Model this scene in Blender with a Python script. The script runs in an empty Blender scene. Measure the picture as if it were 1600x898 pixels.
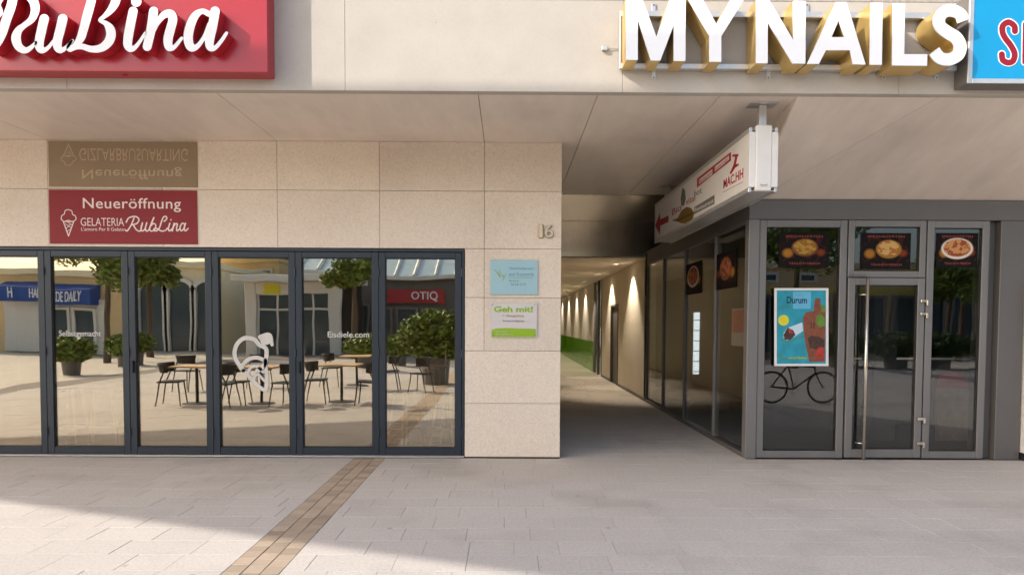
import bpy, math, random
import numpy as np
from mathutils import Vector, Matrix
random.seed(7)
S = bpy.context.scene
COL = S.collection
# ------------------------------------------------------------------ camera
F = 1100.0                                   # focal length in photograph pixels (1600 wide)
PITCH, YAW, ROLL, SHY = -0.0406, 0.0053, 0.0046, 100.9
EYE = Vector((0, 0, 1.6))
_fw = Vector((math.sin(YAW)*math.cos(PITCH), math.cos(YAW)*math.cos(PITCH), math.sin(PITCH)))
_rt = Vector((math.cos(YAW), -math.sin(YAW), 0)); _up = _rt.cross(_fw)
RT = _rt*math.cos(ROLL) + _up*math.sin(ROLL); UP = -_rt*math.sin(ROLL) + _up*math.cos(ROLL); FW = _fw
cam = bpy.data.cameras.new('camera'); co = bpy.data.objects.new('camera', cam); COL.objects.link(co)
cam.sensor_width = 36; cam.lens = F/1600*36; cam.shift_y = SHY/1600; cam.clip_end = 2000; cam.clip_start = .05
M = Matrix((RT, UP, -FW)).transposed().to_4x4(); M.translation = EYE; co.matrix_world = M
S.camera = co
def ray(px, py): return FW + RT*((px-800)/F) + UP*(-(py-449-SHY)/F)
def at(px, py, y):
    d = ray(px, py); return EYE + d*(y/d.y)
def at_x(px, py, x):
    d = ray(px, py); return EYE + d*(x/d.x)
def at_z(px, py, z):
    d = ray(px, py); return EYE + d*((z-1.6)/d.z)
# ------------------------------------------------------------------ sky, sun, exposure
SUN = Vector((-1, -.55, .79)).normalized()
w = bpy.data.worlds.new('World'); S.world = w; w.use_nodes = True
nt = w.node_tree; bg = nt.nodes['Background']
sky = nt.nodes.new('ShaderNodeTexSky'); sky.sky_type = 'NISHITA'; sky.sun_disc = False
sky.sun_elevation = math.asin(SUN.z); sky.sun_rotation = math.atan2(SUN.x, SUN.y)
sky.air_density = 1.0; sky.dust_density = 3.0; sky.ozone_density = .6
nt.links.new(sky.outputs[0], bg.inputs[0]); bg.inputs[1].default_value = .15
sl = bpy.data.lights.new('sun', 'SUN'); so = bpy.data.objects.new('sun', sl); COL.objects.link(so)
sl.energy = 2.3; sl.angle = math.radians(.5); sl.color = (1, .95, .88)
so.rotation_euler = SUN.to_track_quat('Z', 'Y').to_euler(); so.location = (-20, -8, 20)
S.view_settings.view_transform = 'Standard'; S.view_settings.look = 'None'
S.view_settings.exposure = 1.12; S.view_settings.gamma = 1; S.view_settings.use_curve_mapping = False
S.render.engine = 'CYCLES'
S.cycles.max_bounces = 10; S.cycles.transparent_max_bounces = 16; S.cycles.diffuse_bounces = 5
S.cycles.use_denoising = True; S.cycles.caustics_reflective = False; S.cycles.caustics_refractive = False
S.cycles.sample_clamp_indirect = 6

# ------------------------------------------------------------------ materials
def s2l(c): return tuple(((v/255)/12.92 if v/255 <= .04045 else ((v/255+.055)/1.055)**2.4) for v in c)
MATS = {}
def mat(name, col, rough=.6, metal=0, var=.10, scale=6, speck=0, speck_scale=220, speck_col=(.12, .09, .07), bump=0, bscale=300, rand=0, spec=.5, stretch=None, emit=0):
    if name in MATS: return MATS[name]
    m = bpy.data.materials.new(name); m.use_nodes = True; t = m.node_tree; N = t.nodes; L = t.links
    b = N['Principled BSDF']; b.inputs['Roughness'].default_value = rough; b.inputs['Metallic'].default_value = metal
    b.inputs['Specular IOR Level'].default_value = spec
    geo = N.new('ShaderNodeNewGeometry'); pos = geo.outputs['Position']
    if stretch:
        vm = N.new('ShaderNodeVectorMath'); vm.operation = 'MULTIPLY'; vm.inputs[1].default_value = stretch
        L.new(pos, vm.inputs[0]); pos = vm.outputs[0]
    n = N.new('ShaderNodeTexNoise'); n.inputs['Scale'].default_value = scale; n.inputs['Detail'].default_value = 6; n.inputs['Roughness'].default_value = .65
    L.new(pos, n.inputs['Vector'])
    mr = N.new('ShaderNodeMapRange'); mr.inputs[1].default_value = .25; mr.inputs[2].default_value = .75; mr.inputs[3].default_value = 1-var; mr.inputs[4].default_value = 1+var
    L.new(n.outputs[0], mr.inputs[0]); fac = mr.outputs[0]
    if rand:
        oi = N.new('ShaderNodeObjectInfo'); m2 = N.new('ShaderNodeMapRange'); m2.inputs[3].default_value = 1-rand; m2.inputs[4].default_value = 1+rand
        L.new(oi.outputs['Random'], m2.inputs[0]); mm = N.new('ShaderNodeMath'); mm.operation = 'MULTIPLY'; L.new(fac, mm.inputs[0]); L.new(m2.outputs[0], mm.inputs[1]); fac = mm.outputs[0]
    vs = N.new('ShaderNodeVectorMath'); vs.operation = 'SCALE'; vs.inputs[0].default_value = col[:3]; L.new(fac, vs.inputs['Scale'])
    out = vs.outputs[0]
    if speck:
        v = N.new('ShaderNodeTexNoise'); v.inputs['Scale'].default_value = speck_scale; v.inputs['Detail'].default_value = 2; L.new(geo.outputs['Position'], v.inputs['Vector'])
        r = N.new('ShaderNodeMapRange'); r.inputs[1].default_value = .60; r.inputs[2].default_value = .70; r.inputs[3].default_value = 0; r.inputs[4].default_value = speck
        L.new(v.outputs[0], r.inputs[0]); mx = N.new('ShaderNodeMix'); mx.data_type = 'RGBA'
        L.new(r.outputs[0], mx.inputs[0]); L.new(out, mx.inputs[6]); mx.inputs[7].default_value = (*speck_col, 1); out = mx.outputs[2]
    L.new(out, b.inputs['Base Color'])
    if emit:
        L.new(out, b.inputs['Emission Color']); b.inputs['Emission Strength'].default_value = emit
    if bump:
        bn = N.new('ShaderNodeTexNoise'); bn.inputs['Scale'].default_value = bscale; bn.inputs['Detail'].default_value = 3; L.new(pos, bn.inputs['Vector'])
        bp = N.new('ShaderNodeBump'); bp.inputs['Strength'].default_value = bump; bp.inputs['Distance'].default_value = .002
        L.new(bn.outputs[0], bp.inputs['Height']); L.new(bp.outputs[0], b.inputs['Normal'])
    MATS[name] = m; return m
def glass(name, tint, refl, gcol, wave=.0011):
    m = bpy.data.materials.new(name); m.use_nodes = True; t = m.node_tree; N = t.nodes; L = t.links
    N.remove(N['Principled BSDF']); o = N['Material Output']
    tr = N.new('ShaderNodeBsdfTransparent'); tr.inputs[0].default_value = (*tint, 1)
    gl = N.new('ShaderNodeBsdfGlossy'); gl.inputs['Color'].default_value = (*gcol, 1); gl.inputs['Roughness'].default_value = .0
    lf = N.new('ShaderNodeLayerWeight'); lf.inputs[0].default_value = .5; lp = N.new('ShaderNodeMath'); lp.operation = 'POWER'; lp.inputs[1].default_value = 4; L.new(lf.outputs['Facing'], lp.inputs[0]); lw = N.new('ShaderNodeMath'); lw.operation = 'MULTIPLY_ADD'; lw.inputs[1].default_value = .6; lw.inputs[2].default_value = .035; L.new(lp.outputs[0], lw.inputs[0])
    ad = N.new('ShaderNodeMath'); ad.inputs[1].default_value = refl; ad.use_clamp = True; L.new(lw.outputs[0], ad.inputs[0])
    mx = N.new('ShaderNodeMixShader'); L.new(ad.outputs[0], mx.inputs[0]); L.new(tr.outputs[0], mx.inputs[1]); L.new(gl.outputs[0], mx.inputs[2])
    g = N.new('ShaderNodeNewGeometry'); n = N.new('ShaderNodeTexNoise'); n.inputs['Scale'].default_value = 1.6; n.inputs['Detail'].default_value = 1
    L.new(g.outputs['Position'], n.inputs['Vector']); bp = N.new('ShaderNodeBump'); bp.inputs['Strength'].default_value = 1; bp.inputs['Distance'].default_value = wave
    L.new(n.outputs[0], bp.inputs['Height']); L.new(bp.outputs[0], gl.inputs['Normal'])
    L.new(mx.outputs[0], o.inputs[0]); MATS[name] = m; return m
m_stone = mat('pale_stone', s2l((228, 213, 195)), .75, var=.10, scale=38, speck=.5, speck_scale=105, speck_col=s2l((152, 126, 98)), bump=.25, rand=.06)
m_fascia = mat('fascia_stone', s2l((188, 180, 169)), .75, var=.07, scale=2.5, speck=.35, speck_scale=110, speck_col=s2l((165, 140, 115)), bump=.25, rand=.03)
m_rough = mat('rough_grey_stone', s2l((165, 158, 150)), .9, var=.35, scale=22, bump=.8, bscale=60)
m_joint = mat('joint_mortar', s2l((120, 104, 90)), .9)
m_soffit = mat('soffit_panel_grey', s2l((230, 218, 206)), .38, var=.09, scale=1.6, stretch=(2.5, .5, 1), rand=.025)
m_brushed = mat('brushed_metal', s2l((206, 194, 172)), .18, metal=.8, var=.12, scale=4, stretch=(6, .3, 1))
m_paver = mat('paver_concrete', s2l((190, 182, 173)), .82, var=.15, scale=42, speck=.5, speck_scale=52, speck_col=s2l((140, 130, 122)), bump=.3, rand=.03)
m_bed = mat('paver_joint', s2l((134, 125, 119)), .95, var=.2, scale=9)
m_cob = mat('cobble_tan', s2l((166, 148, 128)), .85, var=.08, scale=5, speck=.3, speck_scale=140, bump=.35, rand=.20)
m_ground = mat('plaza_concrete', s2l((200, 190, 176)), .9, var=.12, scale=.6)
m_cream = mat('cream_plaster', s2l((214, 204, 186)), .7, var=.04, scale=2)
m_greyw = mat('grey_plaster', s2l((190, 184, 176)), .6, var=.05, scale=2)
m_green = mat('green_glass_panel', s2l((88, 150, 20)), .22, var=.08, scale=1.2)
m_tile = mat('pale_polished_tile', s2l((226, 218, 202)), .2, var=.05, scale=2)
m_slate = mat('slate_frame', s2l((44, 52, 60)), .42, metal=.15, var=.07, scale=7)
m_black = mat('black_rubber', (.012, .012, .013), .6)
m_grey = mat('anodised_grey', s2l((124, 121, 118)), .42, metal=.3, var=.07, scale=5, stretch=(1, 1, .15))
m_dgrey = mat('dark_grey_panel', s2l((104, 100, 97)), .45, metal=.25, var=.05, scale=3)
m_alu = mat('aluminium', s2l((205, 203, 200)), .35, metal=.6, var=.06, scale=12)
m_steel = mat('stainless_steel', s2l((205, 198, 185)), .25, metal=.9, var=.05, scale=20)
m_white = mat('white_acrylic', (.86, .86, .87), .4, var=.02)
m_wpaint = mat('white_paint', s2l((226, 222, 216)), .5, var=.05, scale=6)
m_gold = mat('gold_mirror_metal', s2l((226, 192, 120)), .3, metal=.6, var=.08, scale=9)
m_red = mat('red_gloss_paint', s2l((172, 36, 48)), .28, var=.04, scale=2, spec=.6)
m_redb = mat('banner_red', s2l((140, 40, 46)), .7, var=.05, scale=5)
m_tan = mat('panel_tan', s2l((150, 128, 102)), .7, var=.06, scale=5)
m_tanl = mat('panel_tan_print', s2l((190, 168, 140)), .7)
m_pink = mat('banner_print', s2l((240, 226, 218)), .7, var=.03)
m_cyan = mat('cyan_acrylic', s2l((12, 142, 192)), .3, var=.04, scale=3)
m_redl = mat('red_vinyl', s2l((140, 3, 28)), .5)
m_dred = mat('dark_red_vinyl', s2l((168, 20, 34)), .5)
m_goldp = mat('gold_print', s2l((122, 92, 26)), .5, var=.4, scale=30)
m_gprint = mat('grey_print', s2l((110, 106, 102)), .6, var=.3, scale=60)
m_plb = mat('plaque_blue', s2l((160, 196, 204)), .35, var=.03)
m_plw = mat('plaque_white', s2l((212, 206, 202)), .35, var=.03)
m_lime = mat('plaque_green', s2l((146, 182, 30)), .4, var=.05)
m_brass = mat('brass_digit', s2l((222, 204, 166)), .4, metal=.2)
m_wood = mat('cafe_floor_wood', s2l((150, 112, 78)), .4, var=.22, scale=5, stretch=(1, 6, 1))
m_cafe = mat('cafe_wall', s2l((150, 128, 100)), .8, var=.08, scale=2)
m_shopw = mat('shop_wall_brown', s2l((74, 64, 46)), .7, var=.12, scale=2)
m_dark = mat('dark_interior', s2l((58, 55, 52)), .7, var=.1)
m_pole = mat('light_wood', s2l((206, 170, 120)), .5, var=.12, scale=12)
m_leaf = mat('leaf_green', (.16, .22, .03), .55, var=.5, scale=3)
m_leafd = mat('hedge_green', (.06, .11, .025), .6, var=.5, scale=4)
m_bark = mat('bark', s2l((92, 78, 64)), .9, var=.25, scale=14)
m_sand = mat('sand_render', s2l((232, 204, 156)), .8, var=.08, scale=1.2)
m_sand2 = mat('cream_render', s2l((238, 224, 190)), .8, var=.06, scale=1)
m_bluea = mat('blue_awning', s2l((22, 72, 150)), .6, var=.05)
m_bglass = mat('building_glass', s2l((58, 78, 88)), .08, var=.2, scale=.6)
m_roofg = mat('pale_glass_roof', s2l((170, 190, 196)), .15, var=.06, scale=1)
m_yell = mat('yellow_sign', s2l((222, 214, 40)), .5)
m_shadow_sail = mat('added_sail_canvas', s2l((224, 218, 206)), .8)  # cloth of the added shadow-casting sail
m_lamp = mat('lamp_glow', (1, .82, .55), .5, emit=9, var=0)
m_cool = mat('fridge_glow', (.86, .95, 1), .5, emit=.9, var=0)
g_warm = glass('door_glass', (.90, .88, .82), .33, (1, .93, .78))
g_cool = glass('shop_glass', (.78, .79, .78), .03, (.96, .98, 1))
g_clear = glass('screen_glass', (.93, .95, .95), .02, (1, 1, 1))

def stain(m, scale, size, col, amt, big=0):
    t = m.node_tree; N = t.nodes; L = t.links; b = N['Principled BSDF']; src = b.inputs['Base Color'].links[0].from_socket
    g = N.new('ShaderNodeNewGeometry'); v = N.new('ShaderNodeTexVoronoi'); v.inputs['Scale'].default_value = scale; L.new(g.outputs['Position'], v.inputs['Vector'])
    r_ = N.new('ShaderNodeMapRange'); r_.inputs[1].default_value = size; r_.inputs[2].default_value = size*.6; r_.inputs[3].default_value = 0; r_.inputs[4].default_value = amt; L.new(v.outputs['Distance'], r_.inputs[0])
    x = N.new('ShaderNodeMix'); x.data_type = 'RGBA'; L.new(r_.outputs[0], x.inputs[0]); L.new(src, x.inputs[6]); x.inputs[7].default_value = (*col, 1); out = x.outputs[2]
    if big:
        n = N.new('ShaderNodeTexNoise'); n.inputs['Scale'].default_value = .9; n.inputs['Detail'].default_value = 5; L.new(g.outputs['Position'], n.inputs['Vector'])
        q = N.new('ShaderNodeMapRange'); q.inputs[1].default_value = .52; q.inputs[2].default_value = .75; q.inputs[3].default_value = 0; q.inputs[4].default_value = big; L.new(n.outputs[0], q.inputs[0])
        y = N.new('ShaderNodeMix'); y.data_type = 'RGBA'; L.new(q.outputs[0], y.inputs[0]); L.new(out, y.inputs[6]); y.inputs[7].default_value = (*col, 1); out = y.outputs[2]
    L.new(out, b.inputs['Base Color'])
stain(m_paver, 1.7, .045, s2l((120, 110, 104)), .5, .35)
stain(m_stone, 5, .035, s2l((140, 112, 84)), .6, .12); stain(m_fascia, 3, .03, s2l((140, 118, 96)), .5, .25); stain(m_soffit, 1.1, .012, s2l((120, 105, 90)), .7, .18)
# ------------------------------------------------------------------ mesh building
class MB:
    def __init__(s): s.v = []; s.f = []; s.m = []
    def add(s, vs, fs, mi=0):
        o = len(s.v); s.v += [tuple(v) for v in vs]; s.f += [tuple(i+o for i in f) for f in fs]; s.m += [mi]*len(fs); return s
    def box(s, x0, x1, y0, y1, z0, z1, c=.003, mi=0):
        if x0 > x1: x0, x1 = x1, x0
        if y0 > y1: y0, y1 = y1, y0
        if z0 > z1: z0, z1 = z1, z0
        c = min(c, (x1-x0)*.3, (y1-y0)*.3, (z1-z0)*.3)
        if c <= 0:
            vs = [(x, y, z) for z in (z0, z1) for y in (y0, y1) for x in (x0, x1)]
            return s.add(vs, [(0, 2, 3, 1), (4, 5, 7, 6), (0, 1, 5, 4), (2, 6, 7, 3), (0, 4, 6, 2), (1, 3, 7, 5)], mi)
        P = {}; vs = []
        for i, x in enumerate((x0, x1)):
            for j, y in enumerate((y0, y1)):
                for k, z in enumerate((z0, z1)):
                    xi = x + (c if i == 0 else -c); yi = y + (c if j == 0 else -c); zi = z + (c if k == 0 else -c)
                    for a, p in enumerate(((x, yi, zi), (xi, y, zi), (xi, yi, z))): P[i, j, k, a] = len(vs); vs.append(p)
        q = lambda a, b, cc, d: (a, b, cc, d)
        fs = []
        for i in (0, 1):
            l = [P[i, 0, 0, 0], P[i, 1, 0, 0], P[i, 1, 1, 0], P[i, 0, 1, 0]]; fs.append(tuple(l if i else l[::-1]))
            l = [P[0, i, 0, 1], P[1, i, 0, 1], P[1, i, 1, 1], P[0, i, 1, 1]]; fs.append(tuple(l[::-1] if i else l))
            l = [P[0, 0, i, 2], P[1, 0, i, 2], P[1, 1, i, 2], P[0, 1, i, 2]]; fs.append(tuple(l if i else l[::-1]))
        for i in (0, 1):
            for j in (0, 1):
                fs.append((P[i, j, 0, 0], P[i, j, 1, 0], P[i, j, 1, 1], P[i, j, 0, 1]))
                fs.append((P[i, 0, j, 0], P[i, 1, j, 0], P[i, 1, j, 2], P[i, 0, j, 2]))
                fs.append((P[0, i, j, 1], P[1, i, j, 1], P[1, i, j, 2], P[0, i, j, 2]))
                for k in (0, 1): fs.append((P[i, j, k, 0], P[i, j, k, 1], P[i, j, k, 2]))
        return s.add(vs, fs, mi)
    def tube(s, pts, r, n=8, mi=0):
        pts = [Vector(p) for p in pts]; rs = r if isinstance(r, (list, tuple)) else [r]*len(pts); vs = []
        for i, p in enumerate(pts):
            d = (pts[min(i+1, len(pts)-1)] - pts[max(i-1, 0)]).normalized()
            a = d.cross(Vector((0, 0, 1)) if abs(d.z) < .9 else Vector((1, 0, 0))).normalized(); b = d.cross(a)
            vs += [p + (a*math.cos(2*math.pi*k/n) + b*math.sin(2*math.pi*k/n))*rs[i] for k in range(n)]
        fs = [(i*n+k, i*n+(k+1) % n, (i+1)*n+(k+1) % n, (i+1)*n+k) for i in range(len(pts)-1) for k in range(n)]
        fs += [tuple(range(n-1, -1, -1)), tuple((len(pts)-1)*n+k for k in range(n))]
        return s.add(vs, fs, mi)
    def lathe(s, prof, c=(0, 0, 0), n=24, mi=0):
        vs = [(c[0]+r*math.cos(2*math.pi*k/n), c[1]+r*math.sin(2*math.pi*k/n), c[2]+z) for r, z in prof for k in range(n)]
        fs = [(i*n+k, i*n+(k+1) % n, (i+1)*n+(k+1) % n, (i+1)*n+k) for i in range(len(prof)-1) for k in range(n)]
        fs += [tuple(range(n-1, -1, -1)), tuple((len(prof)-1)*n+k for k in range(n))]
        return s.add(vs, fs, mi)
    def ring(s, c, R, r, axis='x', n=32, k=8, mi=0):
        vs = []
        for i in range(n):
            a = 2*math.pi*i/n
            for j in range(k):
                b = 2*math.pi*j/k; q = R + r*math.cos(b); u, v, t = q*math.cos(a), q*math.sin(a), r*math.sin(b)
                p = (t, u, v) if axis == 'x' else ((u, t, v) if axis == 'y' else (u, v, t)); vs.append((c[0]+p[0], c[1]+p[1], c[2]+p[2]))
        return s.add(vs, [(i*k+j, ((i+1) % n)*k+j, ((i+1) % n)*k+(j+1) % k, i*k+(j+1) % k) for i in range(n) for j in range(k)], mi)
    def prism(s, top, bot, mi=0, side=None):
        n = len(top); s.add(list(top)+list(bot), [tuple(range(n)), tuple(range(2*n-1, n-1, -1))], mi)
        return s.add(list(top)+list(bot), [(i, n+i, n+(i+1) % n, (i+1) % n) for i in range(n)], mi if side is None else side)
    def mesh(s, name, mats):
        me = bpy.data.meshes.new(name); me.from_pydata(s.v, [], s.f)
        for m in (mats if isinstance(mats, (list, tuple)) else [mats]): me.materials.append(m)
        me.polygons.foreach_set('material_index', s.m)
        import bmesh
        b = bmesh.new(); b.from_mesh(me); bmesh.ops.recalc_face_normals(b, faces=b.faces); b.to_mesh(me); b.free()
        return me
    def build(s, name, mats, parent=None, smooth=False):
        me = s.mesh(name, mats)
        if smooth: me.polygons.foreach_set('use_smooth', [True]*len(me.polygons))
        return link(name, me, parent)
def link(name, me, parent=None, loc=None):
    o = bpy.data.objects.new(name, me); COL.objects.link(o)
    if parent:
        o.parent = parent
        if parent.type == 'EMPTY' and loc is None: o.location = -parent.location
    if loc is not None:
        o.location = Vector(loc) - (parent.location if parent and parent.type == 'EMPTY' else Vector())
    return o
def tag(o, label, cat, group=None):
    o['label'] = label; o['category'] = cat
    if group: o['group'] = group
    return o
def thing(name, label, cat, loc=(0, 0, 0), group=None):
    o = bpy.data.objects.new(name, None); COL.objects.link(o); o.location = loc; o.empty_display_size = .2
    return tag(o, label, cat, group)
def kind(o, k): o['kind'] = k; return o
def B(name, x0, x1, y0, y1, z0, z1, m, parent=None, c=.003): return MB().box(x0, x1, y0, y1, z0, z1, c).build(name, m, parent)
def copy_thing(root, loc, rz=0, label=None):
    def rec(o, par):
        c = o.copy(); COL.objects.link(c); c.parent = par
        for ch in o.children: rec(ch, c)
        return c
    r = rec(root, None); r.location = loc; r.rotation_euler.z = rz
    if label: r['label'] = label
    return r
# flat shapes: loops (holes by even-odd) filled and extruded
def fill(loops, thick):
    cu = bpy.data.curves.new('tmp', 'CURVE'); cu.dimensions = '2D'; cu.fill_mode = 'BOTH'; cu.extrude = thick/2
    for l in loops:
        sp = cu.splines.new('POLY'); sp.points.add(len(l)-1); sp.use_cyclic_u = True
        for p, q in zip(sp.points, l): p.co = (q[0], q[1], 0, 1)
    return _grab(cu)
def _grab(cu):
    o = bpy.data.objects.new('tmp', cu); COL.objects.link(o); bpy.context.view_layer.update()
    me = bpy.data.meshes.new_from_object(o.evaluated_get(bpy.context.evaluated_depsgraph_get()))
    vs = [tuple(v.co) for v in me.vertices]; fs = [tuple(p.vertices) for p in me.polygons]
    bpy.data.objects.remove(o); bpy.data.curves.remove(cu); bpy.data.meshes.remove(me); return vs, fs
def text(s, bold=0, thick=.1, space=1.0):
    cu = bpy.data.curves.new('tmp', 'FONT'); cu.body = s; cu.extrude = thick/2; cu.offset = bold; cu.resolution_u = 4; cu.space_character = space
    vs, fs = _grab(cu)
    xs = [v[0] for v in vs]; ys = [v[1] for v in vs]; a, b, c, d = min(xs), max(xs), min(ys), max(ys)
    return [((v[0]-a)/(b-a), (v[1]-c)/(d-c), 1 if v[2] > 0 else 0) for v in vs], fs
def text_px(name, s, r, y, m, parent, thick=.002, bold=0, flipz=False, flipx=False, space=1.0):
    """text on a plane of constant y filling the photograph rectangle r"""
    A = at(r[0], (r[1]+r[3])/2, y).x; Bx = at(r[2], (r[1]+r[3])/2, y).x; T = at((r[0]+r[2])/2, r[1], y).z; Bo = at((r[0]+r[2])/2, r[3], y).z
    return text_r(name, s, A, Bx, Bo, T, y, m, parent, thick, bold, flipz, flipx, space)
def text_r(name, s, x0, x1, z0, z1, y, m, parent, thick=.002, bold=0, flipz=False, flipx=False, space=1.0):
    vs, fs = text(s, bold, space=space)
    V = [(x0+(x1-x0)*(1-u if flipx else u), y+(0 if k else thick), z0+(z1-z0)*(1-v if flipz else v)) for u, v, k in vs]
    return MB().add(V, fs).build(name, m, parent)
def catmull(P, n=8):
    P = [np.array(p, float) for p in P]; P = [2*P[0]-P[1]] + P + [2*P[-1]-P[-2]]; out = []
    for i in range(1, len(P)-2):
        for t in np.linspace(0, 1, n, endpoint=False):
            a, b, c, d = P[i-1:i+3]; out.append(.5*((2*b)+(c-a)*t+(2*a-5*b+4*c-d)*t*t+(3*b-3*c+d-a)*t**3))
    out.append(P[-2]); return out
def sdf_loops(strokes, step, smooth=True):
    """strokes: lists of (x, y, width) -> outline loops of their union (marching squares)"""
    segs = []
    for st in strokes:
        q = catmull(st, 6) if smooth and len(st) > 2 else [np.array(p, float) for p in st]
        if len(q) == 1: q = [q[0], q[0]+np.array((1e-3, 0, 0))]
        segs += list(zip(q[:-1], q[1:]))
    allp = np.array([p for sg in segs for p in sg]); mw = allp[:, 2].max()
    x0, y0 = allp[:, 0].min()-mw, allp[:, 1].min()-mw; x1, y1 = allp[:, 0].max()+mw, allp[:, 1].max()+mw
    X = np.arange(x0, x1+step, step); Y = np.arange(y0, y1+step, step); GX, GY = np.meshgrid(X, Y, indexing='ij'); D = np.full(GX.shape, 1e9)
    for a, b in segs:
        dx, dy = b[0]-a[0], b[1]-a[1]; L = dx*dx+dy*dy+1e-12; t = np.clip(((GX-a[0])*dx+(GY-a[1])*dy)/L, 0, 1)
        D = np.minimum(D, np.hypot(GX-a[0]-t*dx, GY-a[1]-t*dy)-(a[2]+(b[2]-a[2])*t)/2)
    nxt = {}
    def ip(i, j, k, l):
        t = D[i, j]/(D[i, j]-D[k, l]); return (round(X[i]+(X[k]-X[i])*t, 5), round(Y[j]+(Y[l]-Y[j])*t, 5))
    ins = D < 0
    for i, j in zip(*np.nonzero(ins[:-1, :-1] | ins[1:, :-1] | ins[:-1, 1:] | ins[1:, 1:])):
        c = (ins[i, j], ins[i+1, j], ins[i+1, j+1], ins[i, j+1])
        if all(c): continue
        cor = [(i, j), (i+1, j), (i+1, j+1), (i, j+1)]; cr = []
        for k in range(4):
            if c[k] != c[(k+1) % 4]:
                p, q = cor[k], cor[(k+1) % 4]
                if p > q: p, q = q, p
                cr.append((c[k], ip(*p, *q)))
        outs = [p for a, p in cr if a]; inn = [p for a, p in cr if not a]
        if len(outs) == 1: nxt[outs[0]] = inn[0]
        elif len(outs) == 2:
            k0 = cr[0][0]; seq = [p for _, p in cr]
            if k0: nxt[seq[0]] = seq[1]; nxt[seq[2]] = seq[3]
            else: nxt[seq[1]] = seq[2]; nxt[seq[3]] = seq[0]
    loops = []
    while nxt:
        s = next(iter(nxt)); l = [s]; c = nxt.pop(s)
        while c != s and c in nxt: l.append(c); c = nxt.pop(c)
        if len(l) > 5: loops.append(l)
    return loops
def glyph_px(name, loops, y, thick, mats, parent):
    """outline loops in photograph pixels -> solid prism whose front is the plane y"""
    vs, fs = fill([[(p[0]/100, -p[1]/100) for p in l] for l in loops], .02); V = []
    for v in vs:
        q = at(v[0]*100, -v[1]*100, y); V.append((q.x, y if v[2] > 0 else y+thick, q.z))
    mb = MB(); mb.add(V, fs)
    if isinstance(mats, list):
        mb.m = [0 if all(abs(V[i][1]-y) < 1e-6 for i in f) else 1 for f in fs]
    return mb.build(name, mats, parent)
def strokes_px(name, strokes, y, thick, mats, parent, step=1.0, smooth=True): return glyph_px(name, sdf_loops(strokes, step, smooth), y, thick, mats, parent)

# ================================================================== SETTING
D0 = 8.33; DF = 6.44; ZS = 3.716; XP = 2.843; XL = .62; XW0, XW1 = -11.0, 14.0
kind(MB().box(-400, 400, -400, 400, -.9, -.05, 0).build('ground', m_ground), 'structure')
bed = kind(MB().box(-12, 14, -20, 21.4, -.045, -.012, 0).build('pavement', m_bed), 'structure')
pav_meshes = {}
def paver_mesh(w, d, name, m, h=.04, c=.0015):
    k = (round(w, 3), round(d, 3), name)
    if k not in pav_meshes: pav_meshes[k] = MB().box(-w/2, w/2, -d/2, d/2, -h, 0, c).mesh(name, m)
    return pav_meshes[k]
cells = []
ROW = .318; BX0, BX1 = -1.825, -1.455
y1 = 8.31; rows = []
while y1 > -12: rows.append(y1); y1 -= ROW
def row_cells(yc, a, b):
    x = a - random.random()*.5
    while x < b:
        L = random.choice((.32, .40, .48, .48, .56)); u, v = max(x, a), min(x+L, b)
        if b-v < .10: v = b
        if v-u > .02 and u < b: cells.append((u, v, yc))
        x = v if v == b else x+L
for yt in rows:
    row_cells(yt-ROW/2, -11, BX0); row_cells(yt-ROW/2, BX1, 13)
y2 = 8.31+ROW
while y2 < 21.35: row_cells(y2-ROW/2, XL, XP); y2 += ROW
def vis(c):
    x, y = (c[0]+c[1])/2, c[2]
    if y < 4.25 or abs(x) > .76*y: return 0
    return 1/y**3*(c[1]-c[0])
cells.sort(key=vis, reverse=True)
for u, v, yc in cells[:300]:
    if vis((u, v, yc)) == 0: continue
    o = link('paver', paver_mesh(v-u-.0022, ROW-.0026, 'paver', m_paver), bed, ((u+v)/2, yc, random.uniform(-.0012, .0012)))
far = MB()
for u, v, yc in cells[300:]:
    far.box(u+.0025, v-.0025, yc-ROW/2+.0025, yc+ROW/2-.0025, -.04, random.uniform(-.0012, .0012), 0)
kind(far.build('distant_pavers', m_paver, bed), 'stuff')
cw = (BX1-BX0)/3; cf = MB(); offs = (0, .05, .09)
for k in range(3):
    y = 8.31
    while y > -8:
        d = random.choice((.11, .125, .14)); xc = BX0+cw*(k+.5)
        if y-d > 4.2: link('cobble', paver_mesh(cw-.006, d-.006, 'cobble', m_cob), bed, (xc, y-d/2, random.uniform(-.001, .002)))
        else: cf.box(xc-cw/2+.003, xc+cw/2-.003, y-d+.003, y-.003, -.04, .001, 0)
        y -= d
kind(cf.build('distant_cobbles', m_cob, bed), 'stuff')
kind(MB().box(-.5, 4.5, 21.4, 46, -.044, .0, 0).build('tiled_floor', m_tile), 'structure')

# ================================================================== STONE BUILDING
bld = thing('stone_building', 'pale speckled stone building with deep soffit, fascia and an open passage', 'building', (-2, D0, 0))
ZR = [at(800, y, D0).z for y in (222, 299, 383, 465, 548, 630)]; ZR[0] = ZS
DZ = 2.473                                    # top of the folding doors
wall = MB()
wall.box(XW0, XL, D0+.04, D0+.30, DZ, ZS+.3, 0); wall.box(-.515, XL, D0+.04, D0+.30, 0, DZ, 0); wall.box(XW0, XW0+1.2, D0+.04, D0+.3, 0, DZ, 0)
wl = wall.build('facade_wall', m_joint, bld)
def panel(x0, x1, z0, z1, p=wl, y0=D0, y1=D0+.038, m=m_stone, name='stone_panel', g=.0022):
    return B(name, x0+g, x1-g, y0, y1, z0+g, z1-g, m, p, .002)
xs = [at(px, 300, D0).x for px in (757, 593, 433, 254, 75)]
while xs[-1] > XW0+1.2: xs.append(xs[-1]-1.33)
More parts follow.
